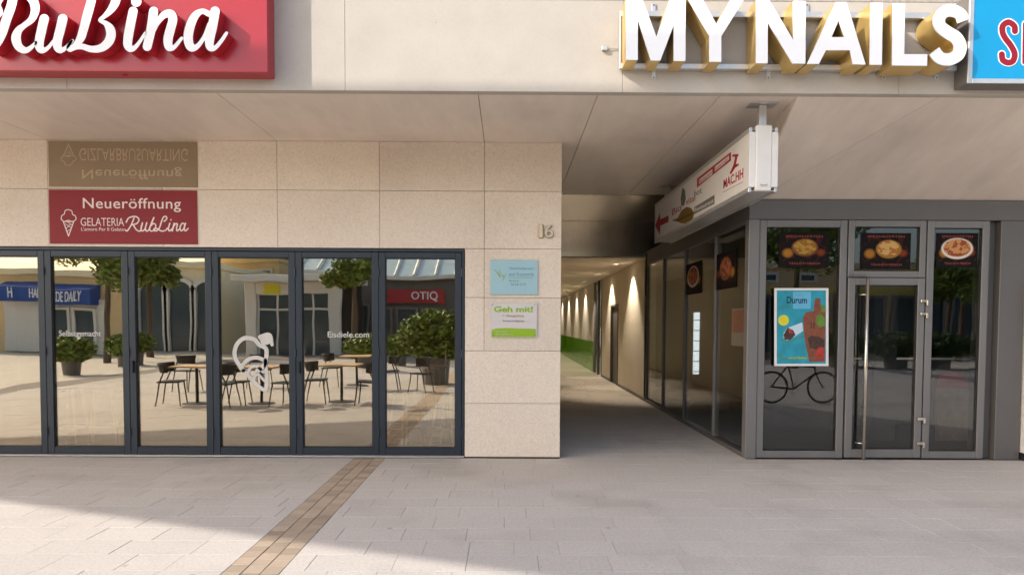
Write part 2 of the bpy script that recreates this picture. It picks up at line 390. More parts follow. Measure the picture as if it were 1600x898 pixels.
xs = [XL+.0] + xs
for i in range(len(xs)-1):
    for zt, zb in ((ZS, ZR[1]), (ZR[1], DZ+.012)):
        panel(max(xs[i+1], XW0), xs[i], zb if zb != DZ+.012 else DZ+.004, zt)
xq = xs[1]; ze = [DZ+.004, ZR[3], ZR[4], ZR[5], .012]
for zt, zb in zip(ze[:-1], ze[1:]):
    if zb >= ZR[4]-.01: panel(-.515, xq, zb, zt); panel(xq, XL, zb, zt)
    else: panel(-.515, XL, zb, zt)
panel(XW0, XW0+1.19, .012, DZ)
# return of the pier into the passage
B('passage_wall', XL-.25, XL, D0+.042, 46, 0, ZS+.2, m_cream, bld, 0)
# fascia
fb = B('fascia', XW0, XW1, DF+.04, DF+.3, ZS+.01, 7.5, m_joint, bld, 0)
fx = [at(px, 60, DF).x for px in (539, 970)]
jx = [XW0] + [fx[0]-2.5*k for k in (3, 2, 1)] + [fx[0], fx[0]+2.5, fx[0]+5.0, fx[0]+7.5, XW1]
for a, b in zip(jx[:-1], jx[1:]):
    panel(a, b, ZS-.03, 4.50, fb, DF, DF+.038, m_fascia, 'fascia_panel', .0015)
    panel(a, b, 4.506, 7.5, fb, DF+.012, DF+.038, m_rough, 'upper_panel', .0015)
B('edge_trim', XW0, XW1, DF+.04, DF+.115, ZS-.022, ZS+.009, m_fascia, bld, .002)
# soffit
sf = B('soffit', XW0, XW1, DF+.12, 20, ZS+.024, ZS+.25, m_joint, bld, 0)
sx = [at(px, 222, D0).x for px in (75, 433, 757, 905, 1057, 1339, 1622)]
sx = [XW0, -8.0] + sx + [8.6, 11.2, XW1]
sx = [v for v in sx if v < XP] + [XP]
for a, b in zip(sx[:-1], sx[1:]):
    B('soffit_panel', a+.003, b-.003, DF+.118, 11.62, ZS, ZS+.02, m_soffit, sf, .002)
ZHB = at(1300, 312, D0).z
def slope_panel(xf0, xf1, xb0, xb1):
    y0, y1 = DF+.118, D0+.02
    P = [(xf0+.003, y0, ZS), (xf1-.003, y0, ZS), (xb1-.003, y1, ZHB+.004), (xb0+.003, y1, ZHB+.004)]
    MB().prism(P, [(p[0], p[1], p[2]+.02) for p in P]).build('soffit_panel', m_soffit, sf)
xj = at(1485, 147, DF).x
slope_panel(2.66, xj, XP+.021, XP+.07); slope_panel(xj, 7.2, XP+.07, 6.0); slope_panel(7.2, 10.6, 6.0, 9.4); slope_panel(10.6, XW1, 9.4, XW1)
MB().prism([(2.66, DF+.118, ZS+.02), (XP+.002, D0+.02, ZS+.02), (XP+.002, D0+.02, ZHB+.0)], [(2.68, DF+.118, ZS+.02), (XP+.02, D0+.02, ZS+.02), (XP+.02, D0+.02, ZHB+.0)]).build('soffit_cheek', m_soffit, sf)
B('passage_soffit_side', XP+.002, XP+.02, D0+.022, 11.62, ZHB-.01, ZS+.02, m_soffit, sf)
# passage: brushed metal ceiling, bulkhead, low ceiling, end
mc = B('metal_ceiling', XL, 6, 11.63, 14.65, ZS-.004, ZS+.02, m_brushed, bld)
bh = B('bulkhead', XL, 6, 14.60, 14.66, 2.985, ZS-.006, m_brushed, bld)
B('corridor_ceiling', XL, XP+1.2, 14.664, 46, 2.97, 3.05, m_cream, bld, 0)
B('end_wall', -1, 5, 46, 46.2, 0, 4, m_greyw, bld, 0)
cwl = MB(); cwl.box(XP, XP+.2, 14.52, 18.2, 0, 2.97, 0); cwl.box(XP, XP+.2, 19.5, 21.4, 0, 2.97, 0); cwl.box(XP, XP+.2, 18.2, 19.5, 2.12, 2.97, 0)
cwl = cwl.build('corridor_wall', m_cream, bld)
B('skirting', XP-.014, XP-.001, 14.52, 18.18, 0, .07, m_dgrey, cwl); B('skirting', XP-.014, XP-.001, 19.52, 21.4, 0, .07, m_dgrey, cwl)
pd = B('passage_door', XP+.05, XP+.09, 18.26, 19.44, .01, 2.06, m_dgrey, bld)
fr = MB(); fr.box(XP-.02, XP+.12, 18.2, 18.26, 0, 2.12); fr.box(XP-.02, XP+.12, 19.44, 19.5, 0, 2.12); fr.box(XP-.02, XP+.12, 18.2, 19.5, 2.061, 2.121)
fr.build('door_frame', m_dgrey, pd); MB().tube([(XP+.0, 18.4, 1.0), (XP+.0, 18.4, 1.25)], .014).tube([(XP+.0, 18.4, 1.05), (XP+.06, 18.4, 1.05)], .01).build('handle', m_steel, pd)
gs = B('glazed_screen', XP+.02, XP+.035, 21.45, 23.3, .03, 2.96, g_cool, bld)
for y in (21.42, 22.3, 23.3): B('post', XP-.02, XP+.06, y, y+.07, 0, 2.968, m_grey, gs)
gw = B('far_corridor_wall', XP, XP+.2, 23.45, 46, 0, 2.97, m_greyw, bld, 0)
y = 23.5
while y < 45:
    B('green_panel', XP-.02, XP-.002, y+.01, y+1.7, .0, 1.0, m_green, gw); B('white_panel', XP-.012, XP-.002, y+.01, y+1.7, 1.012, 2.96, m_greyw, gw); y += 1.72
ub = MB(); ub.box(XW0, XW1, DF+.32, 47, ZS+.26, 7.5, 0)
ub.build('upper_storey', m_rough, bld); B('end_wall', XW0-.25, XW0, DF+.3, 47, 0, 7.5, m_fascia, bld, 0); B('end_wall', XW1, XW1+.25, DF+.3, 47, 0, 7.5, m_fascia, bld, 0)
# cafe room
B('cafe_floor', XW0, XL-.26, D0+.31, 16, -.03, .012, m_wood, bld, 0)
B('cafe_back_wall', XW0, XL-.26, 15.8, 16, .012, 3.3, m_cafe, bld, 0)
B('cafe_ceiling', XW0, XL-.26, D0+.31, 16, 2.9, 3.1, m_cream, bld, 0)

# ================================================================== FOLDING DOORS
fd = thing('folding_glass_door', 'slate framed folding glass doors along the cafe front', 'door', (-4, D0, 0))
YD = D0+.03
of = MB(); of.box(-7.6, -.520, YD-.015, YD+.09, DZ-.035, DZ, .003); of.box(-.548, -.521, YD-.016, YD+.091, .02, DZ-.036, .003)
of.build('outer_frame', m_slate, fd); B('threshold', -9.8, -.521, YD-.03, YD+.1, .0, .022, m_alu, fd)
xr = -.552; k = 0
LW = .985
while xr > -7.4:
    xl = xr-LW; zb, zt = .026, DZ-.039
    lf = MB(); sw = .078
    lf.box(xl+.002, xl+sw, YD, YD+.07, zb, zt, .004); lf.box(xr-sw, xr-.002, YD, YD+.07, zb, zt, .004)
    lf.box(xl+sw+.0005, xr-sw-.0005, YD+.001, YD+.069, zb, zb+.085, .004); lf.box(xl+sw+.0005, xr-sw-.0005, YD+.001, YD+.069, zt-.07, zt, .004)
    leaf = lf.build('leaf', m_slate, fd)
    # glazing bead, pane with its own slight tilt, hinges
    g = MB(); a, b = xl+sw, xr-sw
    for q in ((a, a+.008, zb+.085, zt-.07), (b-.008, b, zb+.085, zt-.07), (a+.009, b-.009, zb+.085, zb+.093), (a+.009, b-.009, zt-.078, zt-.07)): g.box(q[0], q[1], YD+.012, YD+.03, q[2], q[3], .001)
    g.build('glazing_bead', m_black, leaf)
    tx, tz = random.uniform(-.006, .006), random.uniform(-.003, .003); P = []
    for (x, z) in ((a+.004, zb+.09), (b-.004, zb+.09), (b-.004, zt-.074), (a+.004, zt-.074)):
        P.append((x, YD+.036+tx*(x-(a+b)/2)+tz*(z-1.2), z))
    MB().prism(P, [(p[0], p[1]+.008, p[2]) for p in P]).build('pane', g_warm, leaf)
    for hz in (.25, 1.2, 2.15):
        MB().tube([(xr, YD-.008, hz), (xr, YD-.008, hz+.09)], .009).build('hinge', m_slate, leaf)
    if k % 2: B('handle', xl+.03, xl+.055, YD-.03, YD, 1.0, 1.14, m_black, leaf)
    xr = xl; k += 1
B('edge_gasket', xr-.03, xr, YD, YD+.07, 0, DZ, m_slate, fd)

# ================================================================== GLASS SHOP
shop = thing('glass_corner_shop', 'grey metal framed glass corner shop with swing door beside the passage', 'shop', (4.2, D0, 0))
XB = lambda px: at(px, 716, D0).x
ZH = at(1300, 312, D0).z; ZF = at(1300, 343, D0).z
c0, p1, m1, m2, r1, r2, k0, k1 = [XB(v) for v in (1164, 1181, 1317, 1439, 1533, 1541, 1553, 1592)]
B('header', c0, 8.5, D0, D0+.18, ZF, ZH, m_dgrey, shop); hp = MB()
B('side_header', XP-.0, XP+.15, D0+.181, 14.5, 2.86, ZH-.003, m_dgrey, shop)
B('roof', c0+.02, 8.5, D0+.19, 15, ZH-.01, ZH+.03, m_dgrey, shop, 0)
B('pillar', k0, k1, D0-.004, D0+.5, 0, ZF-.002, m_dgrey, shop, .006)
B('recess_panel', r2+.002, k0-.002, D0+.10, D0+.18, 0, ZF-.002, m_dgrey, shop)
B('corner_post', c0, p1-.002, D0, D0+.12, 0, ZF-.002, m_grey, shop, .006)
def frame(name, x0, x1, z0, z1, t=.085, parent=shop, y0=D0+.01, y1=D0+.08, tb=None, m=m_grey):
    tb = tb or t; f = MB()
    f.box(x0+.002, x0+t, y0, y1, z0, z1, .005); f.box(x1-t, x1-.002, y0, y1, z0, z1, .005)
    f.box(x0+t+.0005, x1-t-.0005, y0+.001, y1-.001, z0, z0+tb, .005); f.box(x0+t+.0005, x1-t-.0005, y0+.001, y1-.001, z1-t, z1, .005)
    o = f.build(name, m, parent)
    b = MB(); a, c = x0+t, x1-t
    for q in ((a, a+.007, z0+tb, z1-t), (c-.007, c, z0+tb, z1-t), (a+.008, c-.008, z0+tb, z0+tb+.007), (a+.008, c-.008, z1-t-.007, z1-t)): b.box(q[0], q[1], y0+.014, y0+.026, q[2], q[3], .001)
    b.build('gasket', m_black, o)
    tx = random.uniform(-.002, .002)
    P = [(x, y0+.036+tx*(x-(a+c)/2), z) for x, z in ((a+.003, z0+tb+.003), (c-.003, z0+tb+.003), (c-.003, z1-t-.003), (a+.003, z1-t-.003))]
    MB().prism(P, [(p[0], p[1]+.008, p[2]) for p in P]).build('pane', g_cool, o)
    return o
frame('window_frame', p1, m1, .012, ZF-.004)
ZD = at(1380, 434, D0).z
frame('transom_frame', m1+.012, m2, ZD+.006, ZF-.004, .075)
frame('window_frame', m2+.012, r1+.03, .012, ZF-.004, .085)
door = frame('door_leaf', m1+.016, m2-.004, .02, ZD, .085, tb=.1, y0=D0, y1=D0+.07)
xh = m1+.21
MB().tube([(xh, D0-.07, .02), (xh, D0-.07, ZD-.01)], .019, 12).tube([(xh, D0-.07, .2), (xh-.07, D0+.0, .2)], .011).tube([(xh, D0-.07, ZD-.2), (xh-.07, D0+.0, ZD-.2)], .011).build('pull_handle', m_steel, door, True)
for hz in [at(1445, v, D0).z for v in (470, 490, 654, 692)]:
    MB().box(m2-.062, m2+.025, D0-.022, D0-.001, hz-.018, hz+.018, .004).box(m2+.002, m2+.03, D0-.032, D0-.001, hz-.055, hz+.012, .004).build('hinge', m_steel, door)
B('door_closer', m1+.02, m1+.22, D0-.03, D0-.001, ZD+.008, ZD+.03, m_dgrey, shop)
# side glazing along the passage
ys = [D0+.125, 9.72, 11.38, 12.95, 14.47]
for i in range(4):
    q = MB(); q.box(XP+.02, XP+.032, ys[i]+.03, ys[i+1]-.03, .10, 2.80, 0); q.build('side_pane', g_cool, shop)
for i, y in enumerate(ys):
    B('side_post', XP-.005, XP+.08, y-.03, y+.03, .06, 2.858, m_grey if i < 2 else m_dgrey, shop, .004)
B('side_sill', XP-.01, XP+.09, D0+.12, 14.5, 0, .058, m_dgrey, shop); B('side_head', XP-.004, XP+.079, D0+.13, 14.5, 2.80, 2.857, m_dgrey, shop)
# shop room
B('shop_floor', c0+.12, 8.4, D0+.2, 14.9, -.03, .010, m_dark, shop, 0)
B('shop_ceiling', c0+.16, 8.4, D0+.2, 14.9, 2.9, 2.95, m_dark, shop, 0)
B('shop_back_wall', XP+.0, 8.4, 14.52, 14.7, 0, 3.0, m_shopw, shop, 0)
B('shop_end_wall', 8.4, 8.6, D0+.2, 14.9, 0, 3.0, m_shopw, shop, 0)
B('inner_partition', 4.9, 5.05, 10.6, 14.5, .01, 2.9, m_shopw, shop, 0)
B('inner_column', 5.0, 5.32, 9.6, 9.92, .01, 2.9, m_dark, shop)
wp = tag(B('white_pillar', XB(1594), XB(1594)+.5, D0-.12, D0+.2, .09, 2.1, m_wpaint), 'white painted pillar right of the grey shop pillar', 'pillar')
B('plinth', XB(1594)-.006, XB(1594)+.5, D0-.126, D0+.2, 0, .088, m_black, wp)
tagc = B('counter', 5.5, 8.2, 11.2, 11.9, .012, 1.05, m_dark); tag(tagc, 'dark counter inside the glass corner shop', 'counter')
B('worktop', 5.45, 8.25, 11.15, 11.95, 1.052, 1.09, m_steel, tagc)

# ================================================================== SIGNS
# red box sign with script letters
YR = DF-.185
rp = at(418.8, 113.5, YR)
red = thing('red_shop_sign', 'large glossy red box sign with white raised script lettering', 'sign', (-4, DF, 3.83))
B('sign_box', -6.5, rp.x, YR, DF-.004, rp.z, 5.0, m_red, red, .006)
MB().tube([(-3.4, YR+.09, rp.z-.012), (-3.4, YR+.09, rp.z+.01)], .02).build('vent_cap', m_red, red)
W = 14.5
LET = {
 'R': [[(-14, 78, 5), (-5, 70, 11), (3, 52, 15), (11, 28, 15), (18, 8, 15), (22, -14, 15)], [(-26, 18, 7), (-12, 26, 12), (-1, 20, 11), (-2, 6, 7), (12, -10, 8), (34, -12, 12), (50, -1, 14), (55, 14, 14), (50, 30, 11), (38, 40, 9), (29, 48, 12), (25, 60, 15), (29, 73, 13), (39, 79, 10), (48, 75, 7), (56, 67, 5)]],
 'u': [[(69, 30, 15), (65, 47, 15), (61.5, 64, 14.5), (62, 75, 13), (67, 79, 9), (75, 75, 6), (84, 64, 5)], [(98, 30, 15), (94, 47, 15), (90, 63, 14.5), (90, 74, 13), (95, 79, 9), (104, 74, 6), (113, 64, 5)]],
 'B': [[(145, -14, 14), (143, 0, 14), (137, 22, 14.5), (131, 44, 14), (126, 60, 13), (118, 70, 8), (109, 77, 6)], [(112, 64, 4), (107, 73, 6), (109, 78, 7), (117, 74.5, 8), (128, 73, 9), (142, 77, 10), (156, 76, 12), (167, 69, 14), (173, 58, 15), (172, 46, 14), (165, 37, 8), (156, 32, 5), (163, 26, 7), (173, 16, 11), (180, 4, 14), (183, -10, 14)]],
 'i': [[(208, 18, 14), (204, 38, 14.5), (200, 60, 14.5), (200, 72, 13), (206, 77, 9), (215, 70, 6), (227, 52, 4.5)]],
 'n': [[(240, 18, 14), (236, 46, 14.5), (230, 73, 14)], [(238, 54, 5), (246, 36, 8), (256, 24, 11), (266, 22, 13), (270, 31, 14), (266, 47, 14.5), (262.5, 62, 14.5), (264, 74, 12), (272, 74, 7), (284, 60, 5)]],
 'a': [[(326, 22, 9), (316, 18, 8), (305, 25, 12), (297, 42, 14.5), (294, 60, 14.5), (298, 74, 13), (308, 73, 8), (319, 58, 6), (327, 38, 6)], [(336, 18, 14.5), (332, 42, 14.5), (327.5, 62, 14.5), (328.5, 74, 12), (336, 75, 7), (346, 64, 6), (354, 52, 5)]]}
for nme, st in LET.items(): strokes_px('letter', st, YR-.12, .115, [m_white, m_red], red, 1.0)
dt = at(213, 3, YR-.12); strokes_px('letter_dot', [[(213, 2, 16), (213, 3, 16)]], YR-.12, .115, [m_white, m_red], red, .8)
# gold channel letters
YG = DF-.285
gold = thing('gold_letter_sign', 'white faced gold channel letters MYNAILS on aluminium rails', 'sign', (2.4, DF, 4))
S_st = [(1506, 33, 19), (1502, 24, 19), (1494, 18.3, 19), (1483, 16.6, 19), (1473, 20.5, 19), (1467.5, 30, 19), (1470, 42, 19), (1482, 51.5, 19.5), (1495, 60, 19.5), (1501, 73, 19), (1497, 86, 19), (1483, 93.2, 19), (1469, 90.5, 19), (1460, 80, 19)]
def butt_ribbon(st):
    q = catmull(st, 6); L = []; R_ = []
    for i, p in enumerate(q):
        a, b = q[max(i-1, 0)], q[min(i+1, len(q)-1)]; d = (b-a)[:2]; d = d/np.hypot(*d); n = np.array((-d[1], d[0]))*p[2]/2
        L.append(tuple(p[:2]+n)); R_.append(tuple(p[:2]-n))
    return [L+R_[::-1]]
GL = [[[(978.4, 93.6), (978, -4), (1003, -4), (1025.6, 57.7), (1047.5, -3.5), (1071.5, -3), (1071, 95.4), (1052.8, 95.4), (1052.8, 40), (1031.8, 94.8), (1017, 94.6), (996.8, 31.5), (996.5, 93.8)]],
 [[(1074, -2.5), (1097, -2.5), (1119.3, 37.6), (1142.5, -2), (1163.5, -2), (1127, 56.9), (1127, 96.8), (1108.4, 96.6), (1108.4, 56.9)]],
 [[(1181.4, 98.9), (1181.8, 0), (1202, .3), (1239.5, 63), (1239.5, 1.5), (1259, 2), (1258.5, 99.6), (1238.5, 99.4), (1199.8, 35.5), (1199.6, 99)]],
 [[(1261.2, 100), (1306.3, 3.5), (1322.5, 3.5), (1352.6, 101), (1332.9, 100.6), (1328.3, 78.6), (1290.6, 78.6), (1279.7, 100)], [(1310.5, 32), (1299.4, 58.3), (1319.5, 58.3)]],
 [[(1360.7, 4.6), (1379.2, 4.6), (1378, 101.5), (1359.3, 101.3)]],
 [[(1395.6, 5.3), (1414, 5.3), (1413, 85), (1449, 85), (1448.6, 103), (1394.3, 102.4)]], butt_ribbon(S_st)]
for l in GL:
    o = glyph_px('letter', l, YG+.012, .255, m_gold, gold); glyph_px('letter_face', l, YG, .0115, m_white, o)
zb1, zb0 = at(1200, 101, DF-.06).z, at(1200, 109, DF-.06).z; zt1, zt0 = at(1200, 19, DF-.06).z, at(1200, 28, DF-.06).z
gx0, gx1 = at(969, 60, DF).x, at(1493, 60, DF).x-.02
for z0, z1 in ((zb0, zb1), (zt0, zt1)): B('mounting_rail', gx0, gx1, DF-.07, DF-.012, z0, z1, m_alu, gold, .003)
B('end_upright', gx0-.012, gx0-.001, DF-.06, DF-.012, zb0, zt1, m_alu, gold)
for px in (1021, 1200, 1380, 1462):
    p = at(px, 121, DF); b = MB(); b.box(p.x-.018, p.x+.018, DF-.012, DF-.001, p.z-.02, zb0+.02, .002); b.box(p.x-.005, p.x+.005, DF-.017, DF-.0125, p.z-.012, p.z-.002, .001, 1); b.build('fixing_tab', [m_alu, m_black], gold)
for px in (1021, 1260):
    p = at(px, 10, DF); b = MB(); b.box(p.x-.018, p.x+.018, DF-.012, DF-.001, zt1-.01, p.z+.02, .002); b.box(p.x-.005, p.x+.005, DF-.017, DF-.0125, p.z, p.z+.01, .001, 1); b.build('fixing_tab', [m_alu, m_black], gold)
p = at(944, 77, DF); MB().box(p.x-.025, p.x+.025, DF-.03, DF-.001, p.z-.02, p.z+.02, .004).tube([(p.x+.02, DF-.015, p.z), (gx0-.02, DF-.01, p.z+.005)], .004).build('junction_box', m_alu, gold)
# blue box sign
YB = DF-.2; bl = at(1512, 130, YB); bt = at(1519, .5, YB)
blue = thing('blue_box_sign', 'cyan box sign in grey metal frame beside the gold letters', 'sign', (5, DF, 4))
B('sign_box', bl.x, 6.0, YB+.012, DF-.004, bl.z, bt.z+.06, m_grey, blue, .004)
bf = MB(); t = .04; bf.box(bl.x, bl.x+t, YB, YB+.0118, bl.z, bt.z+.06, .002); bf.box(bl.x+t+.0005, 6.0, YB, YB+.0118, bl.z, bl.z+t, .002); bf.box(bl.x+t+.0005, 6.0, YB, YB+.0118, bt.z+.02, bt.z+.06, .002)
bf.build('sign_frame', m_alu, blue); B('sign_face', bl.x+t+.001, 5.99, YB+.004, YB+.0115, bl.z+t+.001, bt.z+.019, m_cyan, blue, 0)
sb = [(1586, 49, 0), (1585, 41, 0), (1576, 35, 0), (1567.5, 40, 0), (1566.5, 50, 0), (1571, 60, 0), (1580, 72, 0), (1585.5, 84, 0), (1583, 95, 0), (1575.5, 98, 0), (1567, 94, 0), (1565.5, 85, 0)]
for wd, dy, m in ((12.5, 0, m_white), (9, .003, m_redl)):
    strokes_px('letter' if m is m_redl else 'letter_outline', [[(x, yy, wd) for x, yy, _ in sb]], YB+.0005-dy, .003, m, blue, .7)
    strokes_px('letter' if m is m_redl else 'letter_outline', [[(1603, 38, wd), (1602.5, 67, wd), (1602, 97, wd)]], YB+.0005-dy, .003, m, blue, .7)
# hanging light box
hs = thing('hanging_light_box', 'long white light box sign hung from the soffit over the passage', 'sign', (2.5, 8, 2.86))
HX0 = at(1170, 250, 6.8).x; HX1 = at(1215, 250, 6.8).x; HZ1 = at(1172, 199, 6.8).z; HZ0 = at(1172, 300, 6.8).z; HY0, HY1 = 6.8, 11.15
e = .045
B('light_panel', HX0+.004, HX1-.004, HY0+e, HY1-e, HZ0+e, HZ1-e, m_wpaint, hs, 0)
hf = MB()
for z0, z1 in ((HZ0, HZ0+e-.001), (HZ1-e+.001, HZ1)): hf.box(HX0, HX0+.03, HY0, HY1, z0, z1, .003); hf.box(HX1-.03, HX1, HY0, HY1, z0, z1, .003)
hf.box(HX0+.031, HX1-.031, HY0+.02, HY1-.02, HZ0+.012, HZ0+.02, 0); hf.box(HX0+.031, HX1-.031, HY0+.02, HY1-.02, HZ1-.02, HZ1-.012, 0)
hf.box(HX0, HX1, HY1-.03, HY1, HZ0+e, HZ1-e, .003); hf.build('frame', m_alu, hs)
ec = MB(); ec.box(HX0, HX0+.06, HY0-.012, HY0+.04, HZ0+e, HZ1-e, .003); ec.box(HX1-.06, HX1, HY0-.012, HY0+.04, HZ0+e, HZ1-e, .003)
ec = ec.build('end_frame', m_wpaint, hs); B('end_cap', HX0+.061, HX1-.061, HY0-.02, HY0+.04, HZ0+.01, HZ1+.02, m_wpaint, hs, .01)
MB().tube([((HX0+HX1)/2-.03, HY0-.02, HZ0+.07), ((HX0+HX1)/2-.03, HY0-.035, HZ0+.06), ((HX0+HX1)/2+.03, HY0-.035, HZ0+.06), ((HX0+HX1)/2+.03, HY0-.02, HZ0+.07)], .004).build('pull_catch', m_steel, hs)
for yy in (6.86, 10.9):
    b = MB(); xc = (HX0+HX1)/2; b.box(xc-.035, xc+.035, yy-.035, yy+.035, HZ1-.018, ZS-.013, .004); b.box(xc-.13, xc+.13, yy-.09, yy+.09, ZS-.012, ZS-.001, .002); b.build('hanger_post', m_alu, hs)
def q3(u, v): return 1000+u/4.083, 180+v/4.083
def onx(name, poly, m, off=.001):
    P = [at_x(*q3(u, v), HX0) for u, v in poly]; x = HX0+.0035-off
    return MB().prism([(x, p.y, p.z) for p in P], [(HX0+.0045, p.y, p.z) for p in P]).build(name, m, hs)
def textx(name, s, lo, hi, m, off=.002, bold=0):
    a, b = at_x(*q3(*lo[0]), HX0), at_x(*q3(*lo[1]), HX0); c = at_x(*q3(*hi), HX0)
    vs, fs = text(s, bold); V = []
    for u, v, k in vs: V.append((HX0+.004-off*(1 if k else 0), a.y+(b.y-a.y)*u, a.z+(b.z-a.z)*u+(c.z-a.z)*v))
    return MB().add(V, fs).build(name, m, hs)
onx('printed_arrow', [(95, 705), (125, 625), (128, 665), (180, 640), (180, 680), (128, 705), (125, 760)], m_dred)
onx('printed_bar', [(362, 405), (578, 235), (578, 290), (362, 462)], m_dred)
onx('printed_bar_inset', [(375, 412), (460, 345), (460, 378), (375, 440)], m_wpaint, .0018); onx('printed_bar_inset', [(476, 330), (566, 258), (566, 285), (476, 360)], m_wpaint, .0018)
textx('printed_text', 'Restaurant', ((378, 436), (458, 373)), (378, 416), m_dred, .003); textx('printed_text', 'Internat.', ((480, 355), (563, 284)), (480, 334), m_dred, .003)
textx('printed_text', 'MAC.HH', ((530, 470), (656, 400)), (530, 412), m_dred, .0015, .02)
for poly in ([(588, 252), (626, 248), (626, 262), (588, 266)], [(606, 262), (620, 262), (606, 330), (592, 330)], [(594, 318), (604, 338), (580, 376), (570, 372)], [(600, 318), (628, 308), (626, 322), (604, 336)]): onx('printed_figure', poly, m_dred)
onx('printed_line', [(528, 489), (655, 424), (655, 427), (528, 492)], m_dred)
onx('printed_leaf', [(202, 672), (240, 655), (262, 610), (295, 585), (325, 592), (345, 625), (335, 660), (300, 690), (262, 690), (240, 680)], m_goldp)
onx('printed_leaf_vein', [(240, 668), (335, 622), (336, 628), (241, 674)], m_black, .0018)
onx('printed_label', [(343, 588), (473, 508), (473, 565), (343, 632)], m_gprint)
textx('printed_text', 'Restaurant', ((348, 618), (468, 556)), (348, 594), m_wpaint, .003)
textx('printed_text', 'Bio', ((204, 640), (262, 606)), (204, 600), m_dred, .0015); textx('printed_text', 'vital', ((290, 575), (350, 545)), (290, 535), m_dred, .0015); textx('printed_text', 'hot', ((345, 520), (392, 496)), (345, 482), m_gprint, .0015)
onx('printed_flame', [(262, 580), (258, 530), (270, 460), (285, 480), (290, 530), (280, 575)], m_gprint)

# red banner and tan panel over the doors
def rect_px(name, r, y, th, m, label=None, cat=None, parent=None, c=.001):
    a = at(r[0], (r[1]+r[3])/2, y); b = at(r[2], (r[1]+r[3])/2, y); t = at((r[0]+r[2])/2, r[1], y); u = at((r[0]+r[2])/2, r[3], y)
    o = B(name, a.x, b.x, y, y+th, u.z, t.z, m, parent, c)
    return tag(o, label, cat) if label else o
def qb(u, v): return 60+u/4.726, 210+v/4.726
def cone(parent, y, m, flip=None):
    st = [[(168, 628, 6), (172, 600, 6), (190, 588, 6), (198, 562, 6), (222, 556, 6), (246, 566, 6), (252, 590, 6), (272, 602, 6), (276, 628, 6), (250, 642, 6), (220, 634, 6), (192, 642, 6), (168, 628, 6)]]
    cn = [[(184, 644, 7), (222, 750, 7), (260, 644, 7), (184, 644, 7)], [(200, 660, 4), (244, 690, 4)], [(240, 660, 4), (204, 695, 4)], [(212, 715, 4), (236, 700, 4)], [(205, 640, 4), (250, 670, 4)]]
    f = (lambda s: [[(*qb(x, flip(v) if flip else v), wd/4.726) for x, v, wd in l] for l in s])
    strokes_px('cone_scoop', f(st), y, .002, m, parent, .45); strokes_px('cone_wafer', f(cn), y, .002, m, parent, .45, False)
yb = D0-.012
rb = rect_px('red_banner', (77, 297, 308, 381), yb, .011, m_redb, 'dark red banner reading Neueröffnung above the folding doors', 'banner')
r4 = lambda a, b, c, d: (*qb(a, b), *qb(c, d))
text_px('heading_text', 'Neueröffnung', r4(328, 470, 1052, 572), yb-.002, m_pink, rb, .0019, .004, space=1.05)
text_px('small_text', 'GELATERIA', r4(312, 616, 632, 676), yb-.002, m_pink, rb, .0019, -.006); text_px('small_text', "L'amore Per Il Gelato", r4(316, 686, 634, 712), yb-.002, m_pink, rb, .0019)
cone(rb, yb-.002, m_pink)
SC = [[(706, 618), (684, 670), (655, 712), (641, 704)], [(648, 648), (668, 616), (715, 606), (742, 626), (728, 656), (692, 668)], [(700, 668), (724, 704), (752, 712), (768, 660)], [(768, 652), (757, 690), (765, 712), (785, 700), (800, 652)], [(800, 652), (790, 690), (797, 712), (815, 702), (852, 616)], [(852, 614), (832, 660), (821, 700), (836, 714), (860, 698), (866, 668), (848, 658), (830, 676)],
      [(928, 642), (947, 624), (942, 606), (922, 612), (906, 652), (894, 688), (874, 711), (853, 709), (857, 695), (880, 697), (908, 713), (938, 708), (952, 692)], [(970, 656), (960, 695), (968, 712), (990, 694)], [(978, 630), (979, 632)], [(1002, 656), (988, 713)], [(992, 692), (1010, 662), (1026, 662), (1020, 690), (1024, 712), (1044, 696)], [(1082, 664), (1062, 656), (1046, 685), (1053, 712), (1072, 698), (1082, 664)], [(1086, 656), (1077, 695), (1086, 712), (1106, 694)]]
SW = lambda l, k: [(*qb(u, v), (k if i % 2 == 0 or len(l) < 4 else k*.9)/4.726) for i, (u, v) in enumerate(l)]
strokes_px('script_text', [SW(l, 10) for l in SC], yb-.002, .0019, m_pink, rb, .45)
tb_ = rect_px('tan_panel', (76, 221, 308, 292), yb, .011, m_tan, 'tan panel with upside-down mirrored pale lettering just under the soffit', 'banner')  # tan panel repeating the red banner's heading and cone, mirrored upside down
text_px('heading_text', 'Neueröffnung', r4(322, 240, 1058, 330), yb-.002, m_tanl, tb_, .0019, .004, flipz=True, space=1.05)
text_px('small_text', 'GIZLARBRUSUARTING', r4(302, 105, 1102, 196), yb-.002, m_tanl, tb_, .0019, -.004, flipz=True)
cone(tb_, yb-.002, m_tanl, lambda v: 70+(750-v)*.82)
# house number
hn = thing('house_number', 'small metal house number 16 on the stone pier', 'house number', (.45, D0, 2.55))
m_bronze = mat('digit_bronze', s2l((120, 96, 68)), .5)
for ch, r in (('1', (842.5, 351, 848, 371)), ('6', (851.5, 351, 864.5, 371))): text_px('digit', ch, r, D0-.03, m_brass, text_px('digit', ch, (r[0]-.3, r[1]-.3, r[2]+.9, r[3]+.9), D0-.02, m_bronze, hn, .018, .008), .009, -.004)
